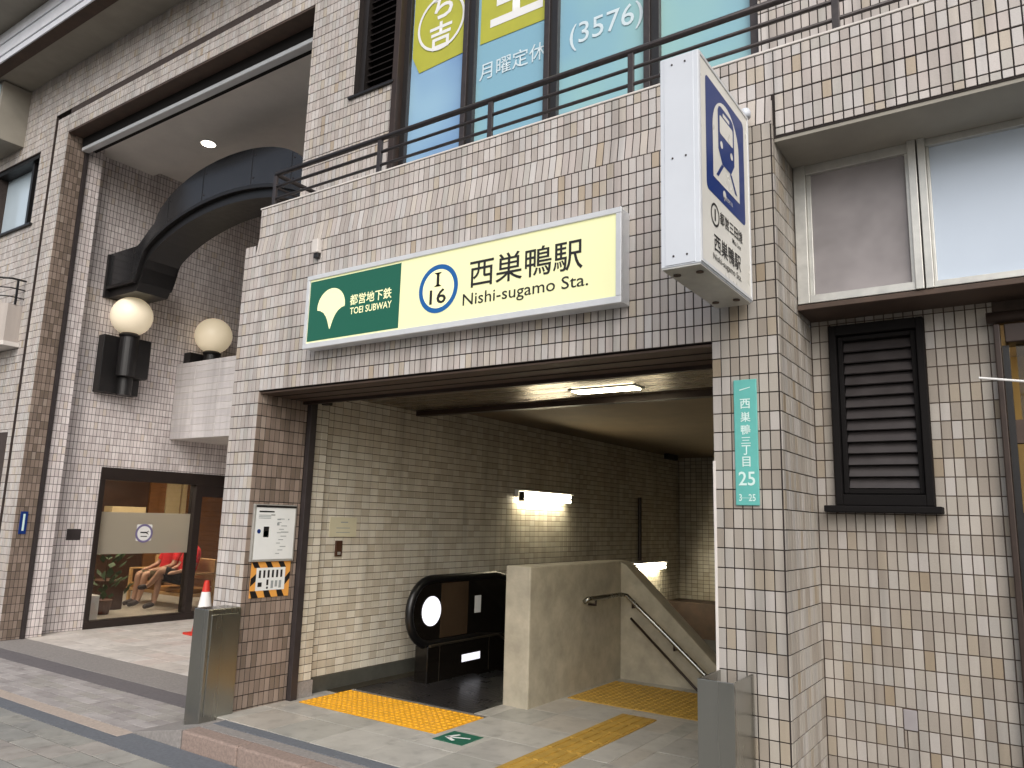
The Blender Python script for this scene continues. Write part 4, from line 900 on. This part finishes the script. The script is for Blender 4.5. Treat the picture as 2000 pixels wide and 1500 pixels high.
cwl = thing('concrete_wall', 'pale concrete side wall standing between escalator and stairs', 'wall')
B(-2.42, -2.168, 1.60, 3.50, -0.3, 1.135).build('body', 'concrete', cwl, bevel=0.012)
sp_ = thing('stair_parapet', 'concrete stair parapet sloping down behind the tactile paving', 'wall')
MB().prism([(-2.166, -0.3), (-2.166, 1.135), (-2.10, 1.10), (-1.05, 0.12), (0.6, -1.4), (0.6, -2.6)], 'y', 3.285, 3.50).build('body', 'concrete', sp_, bevel=0.008)
hr = thing('stair_handrail', 'steel stair handrail with bent end on the sloping parapet', 'handrail')
MB().tube([(-2.13, 2.46, 0.79), (-2.09, 2.47, 0.822), (-2.085, 2.9, 0.822), (-2.08, 3.10, 0.825), (-2.04, 3.17, 0.815), (-1.635, 3.18, 0.481), (-1.236, 3.18, 0.15), (-0.2, 3.18, -0.75)], 0.022, 10).build('rail', 'stainless', hr, smooth=True)
MB().tube([(-2.0, 3.18, 0.60), (-1.28, 3.18, -0.02), (-0.3, 3.18, -0.88)], 0.013, 8).build('lower_rail', 'bronze', hr, smooth=True)
for (x, z) in ((-1.98, 0.765), (-1.55, 0.41), (-1.22, 0.135)): MB().tube([(x, 3.285, z - 0.06), (x, 3.18, z - 0.06), (x, 3.18, z)], 0.012, 8).build('bracket', 'bronze', hr, smooth=True)
MB().tube([(-2.168, 2.62, 0.76), (-2.09, 2.62, 0.76), (-2.09, 2.62, 0.82)], 0.012, 8).build('bracket', 'bronze', hr, smooth=True)

# ================================================================== TACTILE PAVING, FLOOR SIGN
def tactile(name, label, x0, y0, nx, ny, s, m, kind, dz=0.0):
    t = thing(name, label, 'tactile paving')
    for i in range(nx):
        for j in range(ny):
            a, b = x0 + i * s, y0 + j * s
            p = B(a + 0.0015, a + s - 0.0015, b + 0.0015, b + s - 0.0015, -0.02 + dz, 0.003 + dz).build('tactile_plate', m, t, bevel=0.001)
            bb = MB()
            if kind == 'dots':
                for u in range(5):
                    for v in range(5): bb.lathe([(0.019 * s / 0.3, 0), (0.012 * s / 0.3, 0.006)], (a + s * (u + 0.5) / 5, b + s * (v + 0.5) / 5, 0.0032 + dz), 8)
            else:
                for u in range(4): bb.box(a + s * (u + 0.5) / 4 - 0.017, a + s * (u + 0.5) / 4 + 0.017, b + 0.018, b + s - 0.018, 0.0028 + dz, 0.008 + dz)
            tag(bb.build('raised_marks', m, p), kind='stuff')
    return t
tactile('tactile_paving', 'bright yellow tactile paving before the escalator landing', -3.74, 0.57, 5, 2, 0.292, 'tactile_bright', 'dots')
tactile('tactile_paving', 'worn yellow guiding strip running towards the stairs', -1.50, -0.12, 1, 7, 0.30, 'tactile_worn', 'bars', 0.004)
tactile('tactile_paving', 'worn yellow tactile paving at the foot of the stair parapet', -2.13, 2.18, 4, 3, 0.31, 'tactile_worn', 'dots', 0.004)
fs = thing('floor_arrow_sticker', 'small green floor sticker with a white arrow', 'sticker')
c0 = Vector((-2.085, 0.58, 0.004)); 
B(-2.215, -1.955, 0.455, 0.705, 0.0, 0.0035).build('sheet', 'sign_green', fs)
put(flat([[(-0.085, -0.012), (0.09, -0.012), (0.09, 0.012), (-0.085, 0.012)], [(-0.10, 0.0), (-0.02, 0.085), (0.0, 0.066), (-0.07, -0.01)], [(-0.10, 0.0), (-0.07, 0.012), (0.0, -0.066), (-0.02, -0.085)]]), 'arrow', 'white_paint', fs, (-2.085, 0.58, 0.0045), (0.94, 0.34, 0), (-0.34, 0.94, 0))

# ================================================================== STAINLESS GUARDS, CONE
g1 = thing('steel_guard', 'closed grey stainless steel guard post before the left column', 'post', group='steel guards at the column feet')
B(-4.0, -3.82, -0.30, -0.004, -0.10, 0.79).build('body', 'stainless', g1, bevel=0.006)
B(-3.822, -3.812, -0.268, -0.03, 0.02, 0.75).build('side_panel', 'stainless', g1, bevel=0.004)
g2 = thing('steel_guard', 'open topped shiny stainless steel guard around the right pillar foot', 'post', group='steel guards at the column feet')
B(0.008, 0.186, -0.30, -0.288, -0.02, 0.805).build('front_plate', 'stainless', g2, bevel=0.002)
B(0.174, 0.186, -0.288, -0.004, -0.02, 0.805).build('side_plate', 'stainless', g2, bevel=0.002)
B(0.008, 0.020, -0.288, -0.004, -0.02, 0.805).build('side_plate', 'stainless', g2, bevel=0.002)
cn = thing('traffic_cone', 'red and white traffic cone standing in the recess behind the left steel guard', 'cone')
C0 = (-8.06, 2.61, G)
B(C0[0] - 0.18, C0[0] + 0.18, C0[1] - 0.18, C0[1] + 0.18, G, G + 0.03).build('base', 'cone_red', cn, bevel=0.01)
for a, b, m, nm in ((0.0, 0.14, 'cone_red', 'lower_band'), (0.14, 0.53, 'white_paint', 'white_band'), (0.53, 0.68, 'cone_red', 'tip')):
    MB().lathe([(0.14 - 0.16 * a, a), (0.14 - 0.16 * b, b)], (C0[0], C0[1], G + 0.03), 20).build(nm, m, cn, smooth=False)
# ================================================================== LOBBY FURNITURE AND PEOPLE
bn = thing('lobby_bench', 'wooden bench with tan seat cushion behind the lobby window', 'bench')
B(-12.2, -10.35, 3.85, 4.40, 0.10, 0.15).build('seat_frame', 'wood_pale', bn, bevel=0.006)
B(-12.15, -10.40, 3.86, 4.36, 0.15, 0.235).build('cushion', 'cushion', bn, bevel=0.02)
B(-12.15, -10.40, 4.36, 4.44, 0.35, 0.70).build('backrest', 'wood_pale', bn, bevel=0.01)
for x in (-12.17, -10.42):
    for y in (3.88, 4.36): MB().prism([(x, G), (x + 0.05, G), (x + 0.05, 0.46 if y < 4 else 0.7), (x, 0.46 if y < 4 else 0.7)], 'y', y - 0.025, y + 0.025).build('leg', 'wood_pale', bn, bevel=0.004)
    B(x, x + 0.05, 3.86, 4.38, 0.46, 0.49).build('armrest', 'wood_pale', bn, bevel=0.006)

def person(label, hip, facing, shorts, cross, lean=0.10, s=1.0):
    """a seated adult grown as one skinned surface on a posed skeleton; clothes are shells of the same surface"""
    H = Vector(hip); f = Vector((math.cos(facing), math.sin(facing), 0)); l = Vector((-f.y, f.x, 0)); up = Vector((0, 0, 1))
    def P(a, b, c): return H + (f * a + l * b + up * c) * s
    V = {}; Ed = []; Rd = {}
    def add(n, p, r, par=None):
        V[n] = p; Rd[n] = r * s
        if par: Ed.append((par, n))
    add('pelvis', P(0, 0, 0.0), 0.145); add('waist', P(-lean * 0.35, 0, 0.17), 0.125, 'pelvis'); add('chest', P(-lean * 0.8, 0, 0.36), 0.15, 'waist'); add('neck0', P(-lean, 0, 0.50), 0.085, 'chest')
    add('neck', P(-lean + 0.02, 0, 0.57), 0.052, 'neck0'); add('head', P(-lean + 0.045, 0, 0.66), 0.088, 'neck'); add('crown', P(-lean + 0.04, 0, 0.755), 0.072, 'head'); add('nose', P(-lean + 0.145, 0, 0.655), 0.016, 'head')
    legs = {1: [(0.43, 0.13, 0.07), (0.50, 0.10, -0.40), (0.66, 0.10, -0.445)], -1: [(0.43, -0.12, 0.06), (0.47, -0.12, -0.40), (0.63, -0.14, -0.445)]}
    if cross: legs[1] = [(0.44, 0.02, 0.17), (0.56, -0.22, -0.12), (0.70, -0.26, -0.14)]
    for sd in (1, -1):
        K, A, T = legs[sd]
        add('hip%d' % sd, P(0.06, 0.10 * sd, -0.01), 0.10, 'pelvis'); add('knee%d' % sd, P(*K), 0.066, 'hip%d' % sd)
        mid = [(K[i] * 0.6 + A[i] * 0.4) for i in range(3)]
        add('calf%d' % sd, P(mid[0] - 0.02, mid[1], mid[2]), 0.06, 'knee%d' % sd); add('ankle%d' % sd, P(*A), 0.04, 'calf%d' % sd); add('toe%d' % sd, P(*T), 0.034, 'ankle%d' % sd)
        add('sho%d' % sd, P(-lean, 0.19 * sd, 0.45), 0.066, 'neck0'); add('elb%d' % sd, P(0.02, 0.27 * sd, 0.20), 0.044, 'sho%d' % sd); add('wri%d' % sd, P(0.24, 0.17 * sd, 0.13), 0.030, 'elb%d' % sd); add('palm%d' % sd, P(0.32, 0.13 * sd, 0.115), 0.034, 'wri%d' % sd)
        for q in range(4): add('fin%d%d' % (sd, q), P(0.395 - 0.012 * abs(q - 1.5), 0.13 * sd + (q - 1.5) * 0.021, 0.095), 0.0095, 'palm%d' % sd)
        add('thu%d' % sd, P(0.36, (0.13 - 0.055) * sd, 0.125), 0.010, 'palm%d' % sd)
    names = list(V); ix = {n: i for i, n in enumerate(names)}
    me = bpy.data.meshes.new('person'); me.from_pydata([tuple(V[n]) for n in names], [(ix[a], ix[b]) for a, b in Ed], [])
    o = bpy.data.objects.new('person', me); COL.objects.link(o)
    o.modifiers.new('skin', 'SKIN'); sv = me.skin_vertices[0].data
    for n in names: sv[ix[n]].radius = (Rd[n], Rd[n]); sv[ix[n]].use_root = (n == 'pelvis')
    ss = o.modifiers.new('sub', 'SUBSURF'); ss.levels = 1; ss.render_levels = 1
    bpy.context.view_layer.update()
    bm_ = bpy.data.meshes.new_from_object(o.evaluated_get(bpy.context.evaluated_depsgraph_get()))
    bpy.data.objects.remove(o)
    for p in bm_.polygons: p.use_smooth = True
    root = tag(bpy.data.objects.new('person', bm_), label, 'person'); COL.objects.link(root)
    bm_.materials.clear(); bm_.materials.append(M['skin'])
    segs = [(a, b) for a, b in Ed]
    def region(c):
        best, bd, bt = None, 9, 0
        for a, b in segs:
            A, Bv = V[a], V[b]; d = Bv - A; t = max(0, min(1, (c - A).dot(d) / max(1e-9, d.length_squared))); q = (c - (A + d * t)).length - (Rd[a] * (1 - t) + Rd[b] * t)
            if q < bd: bd, best, bt = q, (a, b), t
        return best, bt
    sets = {'shirt': [], 'shorts': [], 'shoe': [], 'hair': []}
    for p in bm_.polygons:
        (a, b), t = region(p.center)
        if b in ('waist', 'chest', 'neck0') or b[:3] == 'sho' or (b[:3] == 'elb' and t < 0.75): sets['shirt'].append(p.index)
        elif b[:3] == 'hip' or (b[:4] == 'knee' and t < 0.82): sets['shorts'].append(p.index)
        elif b[:3] == 'toe': sets['shoe'].append(p.index)
        elif b in ('crown',) or (b == 'head' and (p.center - V['head']).dot(f) < 0.0): sets['hair'].append(p.index)
    for nm, m, off in (('shirt', 'red_cloth', 0.012), ('shorts', shorts, 0.014), ('shoe', 'shoe', 0.010), ('hair', 'hair', 0.012)):
        bm = bmesh.new(); bm.from_mesh(bm_); bm.faces.ensure_lookup_table(); keep = set(sets[nm])
        bmesh.ops.delete(bm, geom=[q for q in bm.faces if q.index not in keep], context='FACES'); bm.normal_update()
        for q in bm.verts: q.co += q.normal * off
        m2 = bpy.data.meshes.new(nm); bm.to_mesh(m2); bm.free(); m2.materials.clear(); m2.materials.append(M[m])
        c = bpy.data.objects.new(nm, m2); COL.objects.link(c); c.parent = root
    for sd in (1, -1): MB().lathe([(0.001, -0.01), (0.009, -0.005), (0.009, 0.005), (0.001, 0.01)], tuple(P(-lean + 0.125, 0.032 * sd, 0.675)), 8).build('eye', 'ink', root)
    return root
person('person in a red shirt and black shorts sitting cross legged on the bench', (-10.75, 4.08, 0.37), R(-100), 'black_cloth', True, 0.06)
person('person in a red shirt and olive shorts sitting farther along the bench', (-11.45, 4.12, 0.37), R(-95), 'olive_cloth', False, 0.10)
wb = tag(B(-10.30, -10.02, 2.02, 2.22, G, 0.27).build('white_bin', 'white_paint', bevel=0.01), 'small white bin standing inside the lobby window corner', 'bin')
def plant(label, x, y, h, seed):
    rg = random.Random(seed); t = thing('potted_plant', label, 'plant')
    MB().lathe([(0.10, 0), (0.14, 0.22), (0.12, 0.22)], (x, y, G), 16).build('pot', 'pot', t)
    b = MB()
    for i in range(60):
        a = rg.uniform(0, 6.28); e = rg.uniform(0.1, 1.2); r_ = rg.uniform(0.08, 0.36); z = G + 0.25 + rg.uniform(0, h)
        c = Vector((x + r_ * math.cos(a), y + r_ * math.sin(a), z)); d = Vector((math.cos(a) * math.cos(e), math.sin(a) * math.cos(e), math.sin(e))); sd = d.cross(Vector((0, 0, 1))).normalized()
        L = rg.uniform(0.12, 0.2); W = L * 0.3
        b.quad(c, c + d * L * 0.5 + sd * W, c + d * L, c + d * L * 0.5 - sd * W)
    b.build('leaves', 'leaf', t); MB().tube([(x, y, G + 0.2), (x + 0.02, y, G + 0.3 + h * 0.8)], [0.014, 0.006], 6).build('stem', 'wood_dark', t)
plant('leafy green potted plant at the left end of the lobby', -10.9, 2.75, 0.75, 3)
B(-13.5, -13.2, 3.98, 4.66, 1.40, 1.56).build('lobby_shelf_unit', 'cream_wall', ab, bevel=0.01)
B(-11.8, -11.3, 2.9, 3.3, G, 0.35).build('lobby_side_table', 'wood_dark', ab, bevel=0.01)

# ================================================================== every Empty stands at the base of its thing
bpy.context.view_layer.update()
for o in list(SC.objects):
    if o.type == 'EMPTY' and o.parent is None:
        pts = [c.matrix_world @ Vector(k) for c in o.children for k in c.bound_box]
        if not pts: continue
        base = Vector(((min(p.x for p in pts) + max(p.x for p in pts)) / 2, (min(p.y for p in pts) + max(p.y for p in pts)) / 2, min(p.z for p in pts)))
        o.location = base
        for c in o.children: c.location = Vector(c.location) - base
